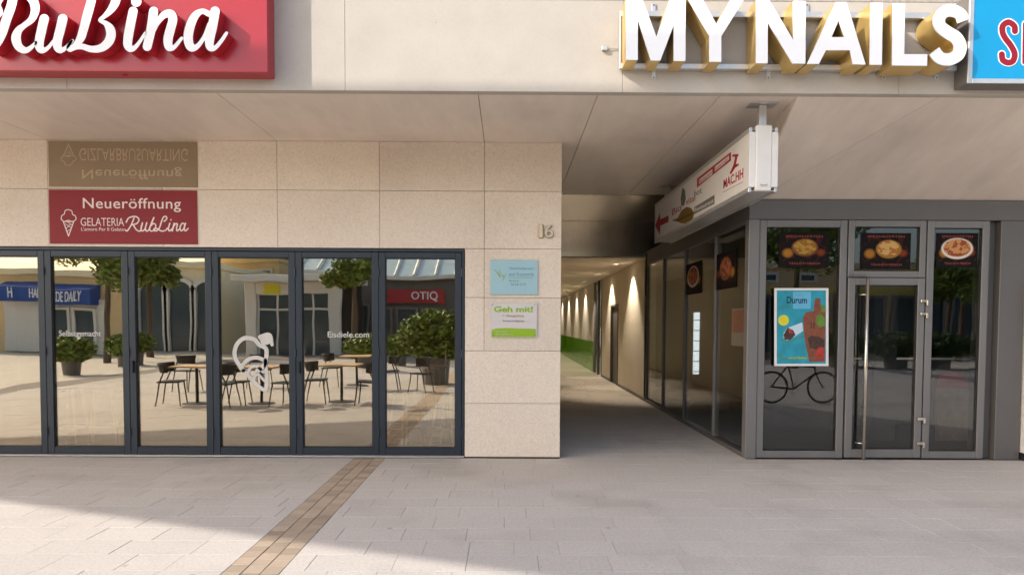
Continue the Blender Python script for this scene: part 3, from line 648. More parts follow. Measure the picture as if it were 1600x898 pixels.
# plaques
pb = rect_px('blue_plaque', (766, 406, 840, 460), D0-.02, .012, m_plb, 'pale blue glass plaque with green monogram on the stone pier', 'plaque')
def qp(u, v): return 740+u/5.986, 390+v/5.986
rp4 = lambda a, b, c, d: (*qp(a, b), *qp(c, d))
m_mono = mat('monogram_green', s2l((150, 168, 110)), .5); m_bt = mat('plaque_blue_text', s2l((104, 150, 172)), .5); m_gt = mat('plaque_dark_text', s2l((90, 120, 130)), .5)
strokes_px('monogram', [[(*qp(u, v), wd) for u, v, wd in l] for l in ([(190, 185, .8), (215, 205, 1.6), (250, 255, 2.2)], [(250, 255, 1), (240, 190, 1)], [(262, 225, 1), (280, 255, 2)], [(302, 220, .8), (285, 265, 1.4), (270, 290, .8)])], D0-.022, .0018, m_mono, pb, .3)
text_px('plaque_text', 'Naturheilpraxis', rp4(335, 160, 560, 196), D0-.022, m_bt, pb, .0018); text_px('plaque_text', 'und Kosmetik', rp4(330, 212, 565, 245), D0-.022, m_bt, pb, .0018)
text_px('plaque_text', 'Termine nach Vereinbarung', rp4(330, 252, 552, 270), D0-.022, m_mono, pb, .0018); text_px('plaque_text', 'Mo bis Fr', rp4(332, 284, 425, 300), D0-.022, m_gt, pb, .0018); text_px('plaque_text', 'Tel. 0 61 31 77', rp4(345, 314, 490, 334), D0-.022, m_gt, pb, .0018)
pw = rect_px('white_plaque', (767, 473, 839, 527), D0-.02, .012, m_plw, 'white plaque with green stripe reading Geh mit! on the stone pier', 'plaque')
text_px('plaque_heading', 'Geh mit!', rp4(190, 528, 556, 585), D0-.022, m_lime, pw, .0018, .035); text_px('plaque_text', '1. Obergeschoss', rp4(275, 606, 470, 635), D0-.022, m_goldp, pw, .0018); text_px('plaque_text', 'Beratung und Begleitung', rp4(275, 655, 470, 680), D0-.022, m_gprint, pw, .0018)
st = [(168, 750), (215, 735), (300, 732), (400, 736), (520, 738), (582, 742), (582, 815), (168, 815)]
glyph_px('green_stripe', [[qp(*p) for p in st]], D0-.022, .0018, m_lime, pw)
text_px('plaque_text', 'geh-mit.de', rp4(205, 758, 310, 774), D0-.024, m_plw, pw, .0018); text_px('plaque_text', 'Wir begleiten Sie', rp4(205, 784, 370, 800), D0-.024, m_plw, pw, .0018)
for u, v in ((178, 513), (572, 513), (182, 800), (574, 800)):
    q = at(*qp(u, v), D0-.022); MB().tube([(q.x, D0-.026, q.z), (q.x, D0-.018, q.z)], .006, 10).build('screw', m_steel, pw)

# posters -------------------------------------------------------------
def food(name, bowl, fillc, fill2, rim, rnd, seed):
    m = bpy.data.materials.new(name); m.use_nodes = True; t = m.node_tree; N = t.nodes; L = t.links; b = N['Principled BSDF']; b.inputs['Roughness'].default_value = .7; b.inputs['Specular IOR Level'].default_value = .15
    tc = N.new('ShaderNodeTexCoord'); sp = N.new('ShaderNodeSeparateXYZ'); L.new(tc.outputs['Generated'], sp.inputs[0])
    def mth(op, a, bb=None, clamp=False):
        n = N.new('ShaderNodeMath'); n.operation = op; n.use_clamp = clamp
        for i, v in enumerate((a, bb)):
            if v is None: continue
            if isinstance(v, (int, float)): n.inputs[i].default_value = v
            else: L.new(v, n.inputs[i])
        return n.outputs[0]
    def mix(f, a, c):
        n = N.new('ShaderNodeMix'); n.data_type = 'RGBA'; L.new(f, n.inputs[0])
        for i, v in ((6, a), (7, c)):
            if isinstance(v, tuple): n.inputs[i].default_value = (*v, 1)
            else: L.new(v, n.inputs[i])
        return n.outputs[2]
    uax, vax = rnd
    U, V = sp.outputs[uax], sp.outputs[vax]
    def ell(cx, cy, rx, ry, soft=.1):
        a = mth('POWER', mth('DIVIDE', mth('SUBTRACT', U, cx), rx), 2); c = mth('POWER', mth('DIVIDE', mth('SUBTRACT', V, cy), ry), 2)
        d = mth('SQRT', mth('ADD', a, c)); return mth('DIVIDE', mth('SUBTRACT', 1, d), soft, True)
    ns = N.new('ShaderNodeTexNoise'); ns.inputs['Scale'].default_value = 7; ns.inputs['Detail'].default_value = 4; ns.noise_dimensions = '4D'; ns.inputs['W'].default_value = seed; L.new(tc.outputs['Generated'], ns.inputs['Vector'])
    vo = N.new('ShaderNodeTexVoronoi'); vo.inputs['Scale'].default_value = 11; L.new(tc.outputs['Generated'], vo.inputs['Vector'])
    f1 = mth('GREATER_THAN', ns.outputs[0], .5)
    foodc = mix(f1, fillc, fill2); foodc = mix(mth('LESS_THAN', vo.outputs['Distance'], .18), foodc, (.55, .33, .12))
    base = mix(ns.outputs[0], (.003, .003, .003), (.012, .008, .008))
    dots = mth('MULTIPLY', mth('GREATER_THAN', vo.outputs['Distance'], .68), ell(.5, .5, .62, .48)); base = mix(mth('MULTIPLY', dots, .15), base, (.22, .03, .01))
    base = mix(ell(.18, .42, .13, .16, .5), base, (.36, .15, .02)); base = mix(ell(.84, .44, .11, .13, .6), base, (.2, .04, .012))
    cx, cy, rx, ry = bowl; base = mix(ell(cx, cy, rx, ry), base, rim); base = mix(ell(cx, cy+.02, rx*.86, ry*.84), base, foodc)
    L.new(base, b.inputs['Base Color']); return m
fm = [food('soup_print', (.52, .58, .28, .27), (.28, .13, .02), (.42, .24, .05), (.16, .06, .02), (0, 2), 1), food('doner_print', (.56, .55, .27, .27), (.36, .13, .03), (.55, .34, .12), (.30, .15, .03), (0, 2), 5), food('pasta_print', (.5, .55, .40, .32), (.55, .26, .10), (.28, .07, .03), (.72, .62, .52), (0, 2), 9)]
yp = D0+.038
for r, m, l in (((1217, 364, 1295, 418), fm[0], 'black food poster with a brown soup bowl at top of left shop window'), ((1345, 364, 1423, 420), fm[1], 'black food poster with a filled bread above the shop door'), ((1463, 364, 1528, 418), fm[2], 'black food poster with a white rimmed plate at right shop window')):
    o = rect_px('food_poster', r, yp, .003, m, l, 'poster'); o['group'] = 'food posters in the shop windows'
    w_ = r[2]-r[0]
    m_rt = mat('poster_red_text', (.30, .05, .03), .5)
    text_px('poster_text', 'SPEZIALITÄTEN', (r[0]+w_*.14, r[1]+3, r[2]-w_*.12, r[1]+7), yp-.0025, m_rt, o, .002); text_px('poster_text', 'TÄGLICH FRISCH', (r[0]+w_*.2, r[3]-9, r[2]-w_*.18, r[3]-5), yp-.0025, m_rt, o, .002)
fs_ = [food('side_pasta_print', (.5, .55, .36, .36), (.45, .16, .06), (.25, .06, .03), (.62, .5, .4), (1, 2), 3), food('side_doner_print', (.5, .55, .3, .34), (.40, .12, .05), (.2, .06, .03), (.2, .07, .03), (1, 2), 8)]
for r, m, l in (((1074, 419, 1100, 440), fs_[0], 'black food poster with a round plate on the passage side glass'), ((1122, 401, 1155, 427), fs_[1], 'black food poster nearest the corner on the passage side glass')):
    a, b = at_x(r[0], 440, XP+.05), at_x(r[2], 440, XP+.05)
    z0, z1 = (2.07, 2.55)
    o = B('food_poster', XP+.012, XP+.015, b.y, a.y, z0, z1, m, None, 0); tag(o, l, 'poster', 'food posters in the shop windows')
nb = tag(B('notice_poster', XP+.045, XP+.048, *sorted((at_x(1138, 500, XP).y, at_x(1159, 500, XP).y)), 1.33, 1.80, mat('notice_white', s2l((190, 180, 172)), .5)), 'small red and white notice taped inside the passage side glass', 'poster')
yy0, yy1 = sorted((at_x(1138, 500, XP).y, at_x(1159, 500, XP).y)); B('notice_print', XP+.0415, XP+.044, yy0+.02, yy1-.02, 1.5, 1.78, mat('notice_red', s2l((190, 70, 60)), .5, var=.6, scale=14), nb, 0)
# durum poster
dp = thing('framed_poster', 'turquoise Durum poster in a white frame on the shop window', 'poster', (3.5, D0, 1.2))
yq = D0-.004
def qd(u, v): return 1190+u/4.492, 440+v/4.49
rect_px('poster_sheet', (1211, 451, 1293.5, 570.5), yq+.004, .006, mat('poster_turquoise', s2l((34, 146, 166)), .4, var=.3, scale=7), parent=dp)
fr_o = [qd(100, 47), (1294.4, 450.2), (1293, 570.4), qd(92, 583)]
glyph_px('poster_frame', [[(1210, 450), (1294.5, 450), (1294.5, 571.5), (1210, 571.5)], [(1213.8, 453.6), (1290.8, 453.6), (1290.8, 568), (1213.8, 568)]], yq-.004, .0075, m_wpaint, dp)
P = lambda pts: [[qd(*p) for p in pts]]
mB = mat('poster_brown', s2l((128, 70, 44)), .5, var=.35, scale=22); mF = mat('poster_food', s2l((70, 44, 30)), .5, var=.6, scale=30); mR = mat('poster_tomato', s2l((168, 50, 40)), .5, var=.4, scale=20); mG = mat('poster_leaf', s2l((96, 130, 40)), .5, var=.3, scale=20); mY = mat('poster_yellow', s2l((216, 206, 40)), .5)
mL = mat('poster_pale', s2l((196, 214, 224)), .5, var=.1, scale=12)
glyph_px('printed_tower', P([(290, 250), (310, 215), (365, 205), (372, 130), (385, 115), (412, 120), (418, 205), (448, 205), (444, 560), (335, 560), (318, 480), (300, 380)]), yq+.0025, .0014, mB, dp)
glyph_px('printed_window', P([(345, 290), (352, 285), (352, 325), (345, 328)])+P([(362, 288), (372, 284), (372, 326), (362, 328)]), yq+.0012, .001, mF, dp)
glyph_px('printed_salad', P([(322, 400), (350, 378), (400, 385), (440, 405), (440, 470), (390, 478), (340, 462)]), yq+.0008, .0012, mF, dp)
glyph_px('printed_tomato', P([(388, 470), (410, 458), (440, 462), (440, 555), (400, 540), (382, 505)]), yq+.0003, .0012, mR, dp)
glyph_px('printed_leaves', P([(385, 240), (415, 225), (444, 250), (444, 310), (405, 320), (382, 290)])+P([(412, 170), (430, 160), (446, 175), (446, 212), (420, 210)]), yq+.0012, .001, mG, dp)
glyph_px('printed_wrap', P([(155, 360), (178, 325), (285, 285), (292, 345), (238, 380), (180, 412), (155, 395)]), yq+.0025, .0014, mL, dp)
glyph_px('printed_meat', P([(155, 372), (182, 320), (222, 340), (238, 372), (200, 408), (162, 405)]), yq+.0012, .001, mF, dp)
glyph_px('printed_pepper', P([(182, 325), (205, 335), (222, 360), (196, 362)]), yq+.0003, .0008, mR, dp)
glyph_px('printed_curve', sdf_loops([[(*qd(u, v), 1.4) for u, v in ((135, 400), (175, 422), (240, 400), (292, 375))], [(*qd(u, v), 1.6) for u, v in ((128, 500), (150, 540), (220, 535), (320, 530))]], .5), yq+.0025, .0014, mG, dp)
glyph_px('printed_badge', sdf_loops([[(*qd(154, 270), 16.6), (*qd(155, 270), 16.6)]], .6), yq+.0025, .0014, mY, dp)
rr = lambda a, b, c, d: (*qd(a, b), *qd(c, d))
glyph_px('printed_patch', P([(220, 70), (348, 70), (345, 190), (222, 190)]), yq+.0032, .0007, mat('poster_light_blue', s2l((96, 176, 208)), .4), dp)
text_px('poster_heading', 'Durum', rr(176, 105, 318, 152), yq+.0018, mat('poster_black', s2l((14, 30, 44)), .5), dp, .001, .02)
text_px('poster_text', 'original', rr(236, 84, 302, 100), yq+.0018, m_bt, dp, .001); text_px('poster_text', 'frisch vom Grill', rr(145, 168, 215, 182), yq+.0026, mG, dp, .001); text_px('poster_text', 'auch zum Mitnehmen', rr(190, 524, 318, 540), yq+.002, mY, dp, .001)

# decals on the folding doors
gy = YD+.030
dec = thing('ice_cream_decal', 'white outline ice cream cone sticker on a folding door pane', 'sticker', (-2.9, D0, .8))
def qc(u, v): return 320+u/2.495, 370+v/2.495
m_dec = mat('frosted_vinyl', s2l((208, 204, 196)), .7)
strokes_px('scoop_outline', [[(*qc(u, v), 6.5) for u, v in ((150, 520), (118, 470), (122, 425), (150, 396), (190, 398), (212, 420), (240, 440), (232, 500), (205, 520))], [(*qc(u, v), 6) for u, v in ((140, 512), (165, 480), (200, 470), (232, 480))]], gy, .002, m_dec, dec, .8)
strokes_px('cone_outline', [[(*qc(u, v), 5.5) for u, v in ((150, 520), (236, 596), (236, 480))], [(*qc(u, v), 4.5) for u, v in ((168, 530), (180, 508), (205, 505), (226, 525))], [(*qc(u, v), 4) for u, v in ((190, 556), (205, 535), (232, 560))]], gy, .002, m_dec, dec, .8)
strokes_px('cherry', [[(*qc(236, 400), 17), (*qc(240, 398), 17)], [(*qc(216, 390), 7), (*qc(250, 384), 8), (*qc(262, 420), 5)]], gy, .002, m_dec, dec, .8)
o = text_px('lettering_decal', 'Selbstgemacht', (92, 516, 158, 528), gy, m_dec, None, .002, .01); tag(o, 'small white lettering on the second folding door pane from the left', 'sticker')
o = text_px('lettering_decal', 'Eisdiele.com', (512, 518, 577, 527), gy, m_dec, None, .002, .01); tag(o, 'small white lettering on the folding door pane right of the cone sticker', 'sticker')

# ================================================================== DOWNLIGHTS
for i, y in enumerate((16.1, 19.4, 22.7, 25.9, 29.2, 33.0, 37.0)):
    nth = ('nearest', 'second nearest', 'third nearest', 'fourth nearest', 'fifth nearest', 'second farthest', 'farthest')[i]
    d = thing('ceiling_downlight', f'round recessed downlight in the corridor ceiling, {nth} of the row', 'downlight', (2.45, y, 2.97), 'downlights along the corridor')
    MB().ring((2.45, y, 2.966), .085, .012, 'z', 24, 6).build('trim_ring', m_alu, d, True)
    MB().lathe([(.07, 2.966), (.07, 2.969)], (2.45, y, 0), 20).build('lens', m_lamp, d)
    l = bpy.data.lights.new('downlight_lamp', 'SPOT'); l.energy = 92; l.color = (1, .86, .67); l.spot_size = math.radians(92); l.spot_blend = .5; l.shadow_soft_size = .05
    lo = bpy.data.objects.new('lamp_light', l); COL.objects.link(lo); lo.parent = d; lo.location = (0, 0, -.03); lo.rotation_euler = (0, math.radians(-12), 0)

# ================================================================== INSIDE THE CAFE AND THE SHOP
def bar_stool():
    t = thing('bar_stool', '', 'stool', (0, 0, 0), 'bar stools behind the folding doors')
    MB().lathe([(.10, .735), (.18, .74), (.185, .765), (.17, .785), (.05, .79)], n=24).build('seat', m_black, t, True)
    for a in range(4):
        c, s = math.cos(a*math.pi/2+.785), math.sin(a*math.pi/2+.785)
        MB().tube([(.12*c, .12*s, .735), (.23*c, .23*s, 0)], [.017, .012]).build('leg', m_pole, t)
    MB().ring((0, 0, .26), .197, .009, 'z', 28, 6).build('foot_ring', m_steel, t, True)
    return t
def chair():
    t = thing('cafe_chair', '', 'chair', (0, 0, 0), 'chairs around the cafe tables')
    MB().box(-.21, .21, -.2, .21, .43, .46, .015).build('seat', m_black, t)
    b = MB(); n = 9
    top = []; bot = []
    for i in range(n):
        a = math.pi*(i/(n-1)); top.append((.25*math.cos(a), .02+.23*math.sin(a), .80)); bot.append((.22*math.cos(a), .0+.2*math.sin(a), .62))
    b.tube(top, .014); b.add(top+bot+[(p[0]*.95, p[1]*.95, p[2]) for p in top+bot], [(i, i+1, n+i+1, n+i) for i in range(n-1)]+[(2*n+i, 3*n+i, 3*n+i+1, 2*n+i+1) for i in range(n-1)])
    b.build('backrest', m_black, t)
    for sx_ in (-1, 1):
        MB().tube([(.18*sx_, -.17, .43), (.22*sx_, -.22, 0)], [.014, .01]).build('leg', m_black, t)
        MB().tube([(.25*sx_, .02, .79), (.2*sx_, .16, .43), (.22*sx_, .24, 0)], [.013, .014, .01]).build('leg', m_black, t)
    return t
def cafe_table(h, r, sq):
    t = thing('cafe_table', '', 'table', (0, 0, 0), 'cafe tables behind the folding doors')
    if sq: MB().box(-r, r, -r, r, h-.03, h, .006).build('table_top', m_pole, t)
    else: MB().lathe([(r*.97, h-.03), (r, h-.02), (r, h)], n=32).build('table_top', m_pole, t)
    MB().tube([(0, 0, .02), (0, 0, h-.03)], .03, 12).build('column', m_black, t); MB().lathe([(.26, .0), (.26, .012), (.05, .03)], n=28).build('base', m_black, t)
    return t
def mir(V): return 2*(D0+.066)-V          # virtual depth in the glass -> real y
def gp(px, py): q = at_z(px, py, .012); return (q.x, q.y, .012)
bs = bar_stool(); sp_ = [((100, 700), 'bar stool behind the second folding pane from left, left one'), ((160, 698), 'bar stool behind the second folding pane from left, right one'), ((632, 699), 'bar stool left of the tall round table behind the last pane'), ((698, 699), 'bar stool right of the tall round table beside the stone pier')]
for i, (p, l) in enumerate(sp_):
    o = bs if i == 0 else copy_thing(bs, (0, 0, 0)); o.location = gp(*p); o.location.y = max(o.location.y, D0+.62); o['label'] = l; o.rotation_euler.z = .4*i
ht = cafe_table(1.02, .32, False); ht.location = gp(664, 688); ht['label'] = 'tall round cafe table with black column behind the last pane'
tb = cafe_table(.74, .38, True); tpos = [((305, 632), 'square cafe table on the plaza reflected in the third pane'), ((410, 630), 'square cafe table on the plaza reflected behind the cone sticker'), ((535, 628), 'square cafe table on the plaza reflected in the fifth pane'), ((560, 604), 'square cafe table farther out on the plaza reflected in the fifth pane')]
def gm(px, py): q = at_z(px, py, 0); return (q.x, mir(q.y), 0)
tb['group'] = 'tables on the plaza terrace'
for i, (p, l) in enumerate(tpos):
    o = tb if i == 0 else copy_thing(tb, (0, 0, 0)); o.location = gm(*p); o['label'] = l
ch = chair(); cpos = [((266, 634), 1.4, 'black cafe chair left of the table reflected in the third pane'), ((350, 636), -1.5, 'black cafe chair right of the table reflected in the third pane'), ((372, 632), 1.5, 'black cafe chair left of the table reflected behind the cone sticker'), ((448, 634), -1.3, 'black cafe chair right of the table reflected behind the cone sticker'), ((496, 630), 1.5, 'black cafe chair left of the near table reflected in the fifth pane'), ((576, 633), -1.6, 'black cafe chair right of the near table reflected in the fifth pane'), ((520, 606), 1.6, 'black cafe chair left of the farther table reflected in the fifth pane'), ((612, 606), -1.6, 'black cafe chair right of the farther table reflected in the fifth pane'), ((290, 612), .3, 'black cafe chair behind the table reflected in the third pane'), ((408, 606), .2, 'black cafe chair behind the table reflected behind the cone sticker'), ((660, 610), -1.2, 'lone black cafe chair reflected in the last pane')]
for i, (p, rz, l) in enumerate(cpos):
    o = ch if i == 0 else copy_thing(ch, (0, 0, 0)); o.location = gm(*p); o.rotation_euler.z = rz; o['label'] = l
# glass screen with rail
a, b = at(476, 533, 10.2), at(697, 533, 10.2)
gsn = thing('glass_screen', 'low glass screen with thin rail behind the last two panes', 'screen', ((a.x+b.x)/2, 10.2, .012))
B('pane', a.x+.03, b.x-.03, 10.196, 10.204, .1, a.z-.02, g_clear, gsn, 0); MB().tube([(a.x, 10.2, a.z), (b.x, 10.2, a.z)], .012).build('rail', m_steel, gsn)
for x in (a.x, b.x): MB().tube([(x, 10.2, .012), (x, 10.2, a.z)], .014).build('post', m_steel, gsn)
# A-board in the shop
ab = thing('a_frame_board', 'red topped wooden a-frame menu board inside the right shop window', 'sign board', (at(1493, 690, 9.45).x, 9.45, .012))
x0 = ab.location.x
arch = [(-.26, 0), (.26, 0), (.26, .82)]+[(.26*math.cos(t), .82+.22*math.sin(t)) for t in np.linspace(0, math.pi, 12)[1:-1]]+[(-.26, .82)]
for nme, k, m, dy in (('board_frame', 1.0, m_bark, 0), ('menu_sheet', .88, mat('menu_brown', s2l((120, 96, 76)), .6, var=.4, scale=9), -.006)):
    pts = [(u*k, .03+v*k) for u, v in arch]
    MB().prism([(x0+u, 9.45+dy+v*.16, v+.012) for u, v in pts], [(x0+u, 9.45+dy+.02+v*.16, v+.012) for u, v in pts]).build(nme, m, ab)
pts = [(-.22, .74), (.22, .74)]+[(.22*math.cos(t), .78+.18*math.sin(t)) for t in np.linspace(0, math.pi, 10)]
MB().prism([(x0+u, 9.437+v*.16, v+.012) for u, v in pts], [(x0+u, 9.45+v*.16, v+.012) for u, v in pts]).build('red_heading', m_redb, ab)
for sx_ in (-1, 1): MB().tube([(x0+.24*sx_, 9.62, .85), (x0+.26*sx_, 9.95, .012)], .016).build('rear_leg', m_bark, ab)
# drinks fridge seen through the side glass
fg = thing('drinks_fridge', 'lit white drinks fridge seen through the passage side glass', 'fridge', (3.75, 13.3, .012))
B('cabinet', 3.40, 4.1, 13.0, 13.7, .012, 2.0, m_dark, fg); B('lit_door', 3.42, 3.53, 12.99, 12.998, .68, 1.82, m_cool, fg, 0)
for i in range(6): B('shelf', 3.42, 3.60, 12.975, 12.989, .72+i*.19, .735+i*.19, m_dark, fg)

# ================================================================== ACROSS THE PLAZA (seen as reflections)
def vx(px, V): return at(px, 505, V).x
def vz(py, V): return at(800, py, V).z
V = 36; Y = mir(V)
def facade(name, label, cat, px0, px1, pytop, m, depth=8, V=V, ypos=None):
    y = mir(V); x0, x1 = vx(px0, V), vx(px1, V); t = thing(name, label, cat, ((x0+x1)/2, y, -.05)); zt = vz(pytop, V)
    B('wall', x0, x1, y-depth, y, -.05, zt, m, t, 0); B('cornice', x0-.1, x1+.1, y-depth, y+.25, zt+.002, zt+.3, m_sand2, t, .02)
    return t, y, x0, x1, zt
def opening(t, px0, px1, py0, py1, y, V, m=m_bglass, fm=m_wpaint, fw=.14):
    x0, x1, z1, z0 = vx(px0, V), vx(px1, V), vz(py0, V), max(vz(py1, V), 0)
    f = MB(); f.box(x0, x0+fw, y+.01, y+.16, z0, z1, 0); f.box(x1-fw, x1, y+.01, y+.16, z0, z1, 0); f.box(x0+fw, x1-fw, y+.01, y+.15, z1-fw, z1, 0); f.box(x0+fw, x1-fw, y+.01, y+.15, z0, z0+fw*.7, 0)
    o = f.build('window', fm, t); B('pane', x0+fw, x1-fw, y+.03, y+.06, z0+fw*.7, z1-fw, m, o, 0); return o
t, y, *_ = facade('awning_shop', 'sandy low shop across the plaza with a blue awning', 'building', -420, 205, 436, m_sand)
B('white_surround', vx(25, V), vx(180, V), y+.002, y+.22, 0, vz(470, V), m_wpaint, t, .02)
for a, b in ((78, 92), (96, 128), (132, 165)): opening(t, a, b, 482, 553, y+.22, V)
aw = MB(); x0, x1 = vx(28, V), vx(168, V); z1, z0 = vz(446, V), vz(478, V); aw.prism([(x0, y+.1, z1), (x0, y+.9, z0+.75), (x0, y+.9, z0), (x0, y+.1, z0)], [(x1, y+.1, z1), (x1, y+.9, z0+.75), (x1, y+.9, z0), (x1, y+.1, z0)]); aw = aw.build('awning', m_bluea, t)
vs, fs = text('HANDMADE DAILY', .01); xa, xb = vx(77, V), vx(156, V); za, zb_ = vz(473, V), vz(457, V)
MB().add([(xa+(xb-xa)*u, y+(.94 if k else .9), za+(zb_-za)*v) for u, v, k in vs], fs).build('awning_text', m_white, aw)
vs, fs = text('H', .01); xa, xb = vx(46, V), vx(53, V); MB().add([(xa+(xb-xa)*u, y+(.94 if k else .9), za+(zb_-za)*v) for u, v, k in vs], fs).build('awning_text', m_white, aw)
for i in range(-6, 0): opening(t, i*60-10, i*60+35, 470, 553, y, V)
# arcade
t, y, x0, x1, zt = facade('arcade_building', 'cream arcade building with round arches across the plaza', 'building', 207, 345, 424, m_sand2)
for i in range(3):
    xc = vx(235+i*42, V); r = .62; n = 14
    ar = [(xc+r*math.cos(a_), 2.9+r*math.sin(a_)) for a_ in np.linspace(0, math.pi, n)]; out = [(xc+(r+.22)*math.cos(a_), 2.9+(r+.22)*math.sin(a_)) for a_ in np.linspace(0, math.pi, n)]
    mb = MB()
    for j in range(n-1): mb.prism([(p[0], y+.25, p[1]) for p in (ar[j], ar[j+1], out[j+1], out[j])], [(p[0], y+.01, p[1]) for p in (ar[j], ar[j+1], out[j+1], out[j])])
    for s_ in (-1, 1): mb.box(xc+s_*(r+.11)-.11, xc+s_*(r+.11)+.11, y+.01, y+.25, 0, 2.9, 0)
    o = mb.build('arch', m_wpaint, t); mb = MB(); poly = ar+[(xc-r, .0), (xc+r, .0)]; mb.prism([(p[0], y+.06, p[1]) for p in poly], [(p[0], y+.012, p[1]) for p in poly]); mb.build('pane', m_bglass, o)
t, y, x0, x1, zt = facade('cream_corner_block', 'tall cream block with projecting roof slab behind the white pavilion', 'building', 338, 440, 414, m_sand, V=44)
B('roof_slab', x0-.5, x1+.3, y-8, y+1.6, zt+.31, zt+.8, m_sand2, t, .03)
for a in (352, 396): opening(t, a, a+34, 424, 440, y, 44)
# white pavilion
Vp = 33; y = mir(Vp); x0, x1 = vx(384, Vp), vx(534, Vp); zt = vz(444, Vp)
t = thing('white_pavilion', 'white framed entrance pavilion with flat roof across the plaza', 'building', ((x0+x1)/2, y, -.05))
B('roof', x0-.3, x1+.3, y-5, y+.9, zt, zt+.3, m_wpaint, t, .03); B('back_wall', x0, x1, y-5, y-4.8, -.05, zt, m_dark, t, 0)
for x in (x0, x1-.55): B('pier', x, x+.55, y-.4, y, -.05, zt-.002, m_wpaint, t, .02)
B('lintel', x0+.552, x1-.552, y-.35, y-.02, zt-.55, zt-.004, m_wpaint, t, .02); B('yellow_sign', vx(415, Vp), vx(438, Vp), y-.018, y+.02, zt-.5, zt-.08, m_yell, t)
n = 4; w_ = (x1-x0-1.1)/n
for i in range(n):
    xx = x0+.55+i*w_; f = MB(); f.box(xx, xx+.09, y-.3, y-.2, -.05, zt-.56, 0); f.box(xx+.091, xx+w_, y-.3, y-.2, 2.1, 2.2, 0); o = f.build('window', m_wpaint, t); B('pane', xx+.09, xx+w_, y-.27, y-.25, 0, zt-.56, m_bglass, o, 0)
# glass-roofed block with red sign
Vg = 40; y = mir(Vg); x0, x1 = vx(470, Vg), vx(900, Vg); zt = vz(434, Vg)
t = thing('glass_roof_mall', 'glass roofed mall building with red sign band across the plaza', 'building', ((x0+x1)/2, y, -.05))
B('wall', x0, x1, y-12, y, -.05, zt, m_dgrey, t, 0); B('gutter', x0-.2, x1+.2, y-.2, y+.6, zt+.002, zt+.25, m_alu, t, .03)
zr = vz(330, Vg); rf = MB(); rf.prism([(x0, y+.2, zt+.26), (x1, y+.2, zt+.26), (x1, y-7, zr), (x0, y-7, zr)], [(x0, y+.2, zt+.1), (x1, y+.2, zt+.1), (x1, y-7, zr-.2), (x0, y-7, zr-.2)]); rf = rf.build('glass_roof', m_roofg, t)
nn = 14
for i in range(nn+1):
    xx = x0+(x1-x0)*i/nn; MB().tube([(xx, y+.22, zt+.3), (xx, y-6.98, zr+.04)], .1, 4).build('glazing_bar', m_wpaint, rf)
rs_ = B('red_sign_band', vx(590, Vg), vx(700, Vg), y+.01, y+.3, vz(472, Vg), vz(450, Vg), m_red, t)
vs, fs = text('OTIQ', .01); xa, xb = vx(650, Vg), vx(690, Vg); za, zb_ = vz(469, Vg), vz(454, Vg); MB().add([(xa+(xb-xa)*u, y+(.34 if k else .301), za+(zb_-za)*v) for u, v, k in vs], fs).build('sign_text', m_white, rs_)
for a in range(545, 880, 40): opening(t, a, a+34, 478, 548, y, Vg, fm=m_grey)
t, y, x0, x1, zt = facade('sandy_office_block', 'long sandy office block with glazed ground floor across the plaza on the right', 'building', 920, 1750, 418, m_sand)
for a in range(930, 1740, 46): opening(t, a, a+38, 458, 548, y, V, fm=m_grey)
B('yellow_stripe', x0, x1, y+.01, y+.06, vz(453, V), vz(449, V), m_yell, t, 0)
for a in range(1180, 1600, 60): opening(t, a, a+30, 424, 440, y, V)

# trees, shrubs, hedges
def leaves(n, fn, size, rng):
    mb = MB()
    for _ in range(n):
        c = Vector(fn()); a = Vector((rng.gauss(0, 1), rng.gauss(0, 1), rng.gauss(0, .6))).normalized(); b = a.cross(Vector((rng.gauss(0, 1), rng.gauss(0, 1), rng.gauss(0, 1)))).normalized(); s_ = size*rng.uniform(.6, 1.3)
        mb.v += [tuple(c-a*s_), tuple(c+b*s_*.45), tuple(c+a*s_), tuple(c-b*s_*.45)]; k = len(mb.v); mb.f.append((k-4, k-3, k-2, k-1)); mb.m.append(0)
    return mb
def raw(mb, name, m, parent):
    me = bpy.data.meshes.new(name); me.from_pydata(mb.v, [], mb.f); me.materials.append(m); return link(name, me, parent)
def tree(label, x, y, h, cz, R, n, seed, m=m_leaf):
    rng = random.Random(seed); t = thing('plaza_tree', label, 'tree', (x, y, -.05), 'trees on the plaza')
    tr = MB(); top = (x+.1, y, cz+R*.3); tr.tube([(x, y, -.05), (x+.04, y+.02, h*.3), (x+.02, y, cz-R*.3), top], [.16, .12, .10, .05])
    cl = []
    for i in range(13):
        a = i*2.4; d = R*rng.uniform(.45, .95); e_ = (x+d*math.cos(a), y+d*math.sin(a), cz+R*rng.uniform(-.35, .7)); cl.append((e_, R*rng.uniform(.28, .48)))
        tr.tube([(x+.02, y, cz-R*rng.uniform(.1, .5)), ((x+e_[0])/2, (y+e_[1])/2, (cz+e_[2])/2-.1), e_], [.06, .035, .015], 6)
    tr.build('trunk', m_bark, t)
    def pt():
        c, r = rng.choice(cl); v = Vector((rng.gauss(0, 1), rng.gauss(0, 1), rng.gauss(0, .8))).normalized()*r*rng.random()**.4; return Vector(c)+v
    raw(leaves(n, pt, .13, rng), 'crown', m, t)
tree('young leafy plaza tree in front of the blue awning shop', vx(176, 29), mir(29), 3, 4.25, 1.9, 6500, 1)
tree('leafy plaza tree in front of the arcade', vx(228, 31), mir(31), 3, 4.0, 1.5, 6500, 2)
tree('leafy plaza tree facing the glass corner shop', vx(1238, 26), mir(26), 3, 5.0, 2.2, 7000, 3)
tree('leafy plaza tree beyond the hedge on the right', vx(1500, 33), mir(33), 3, 3.6, 1.7, 5000, 4)
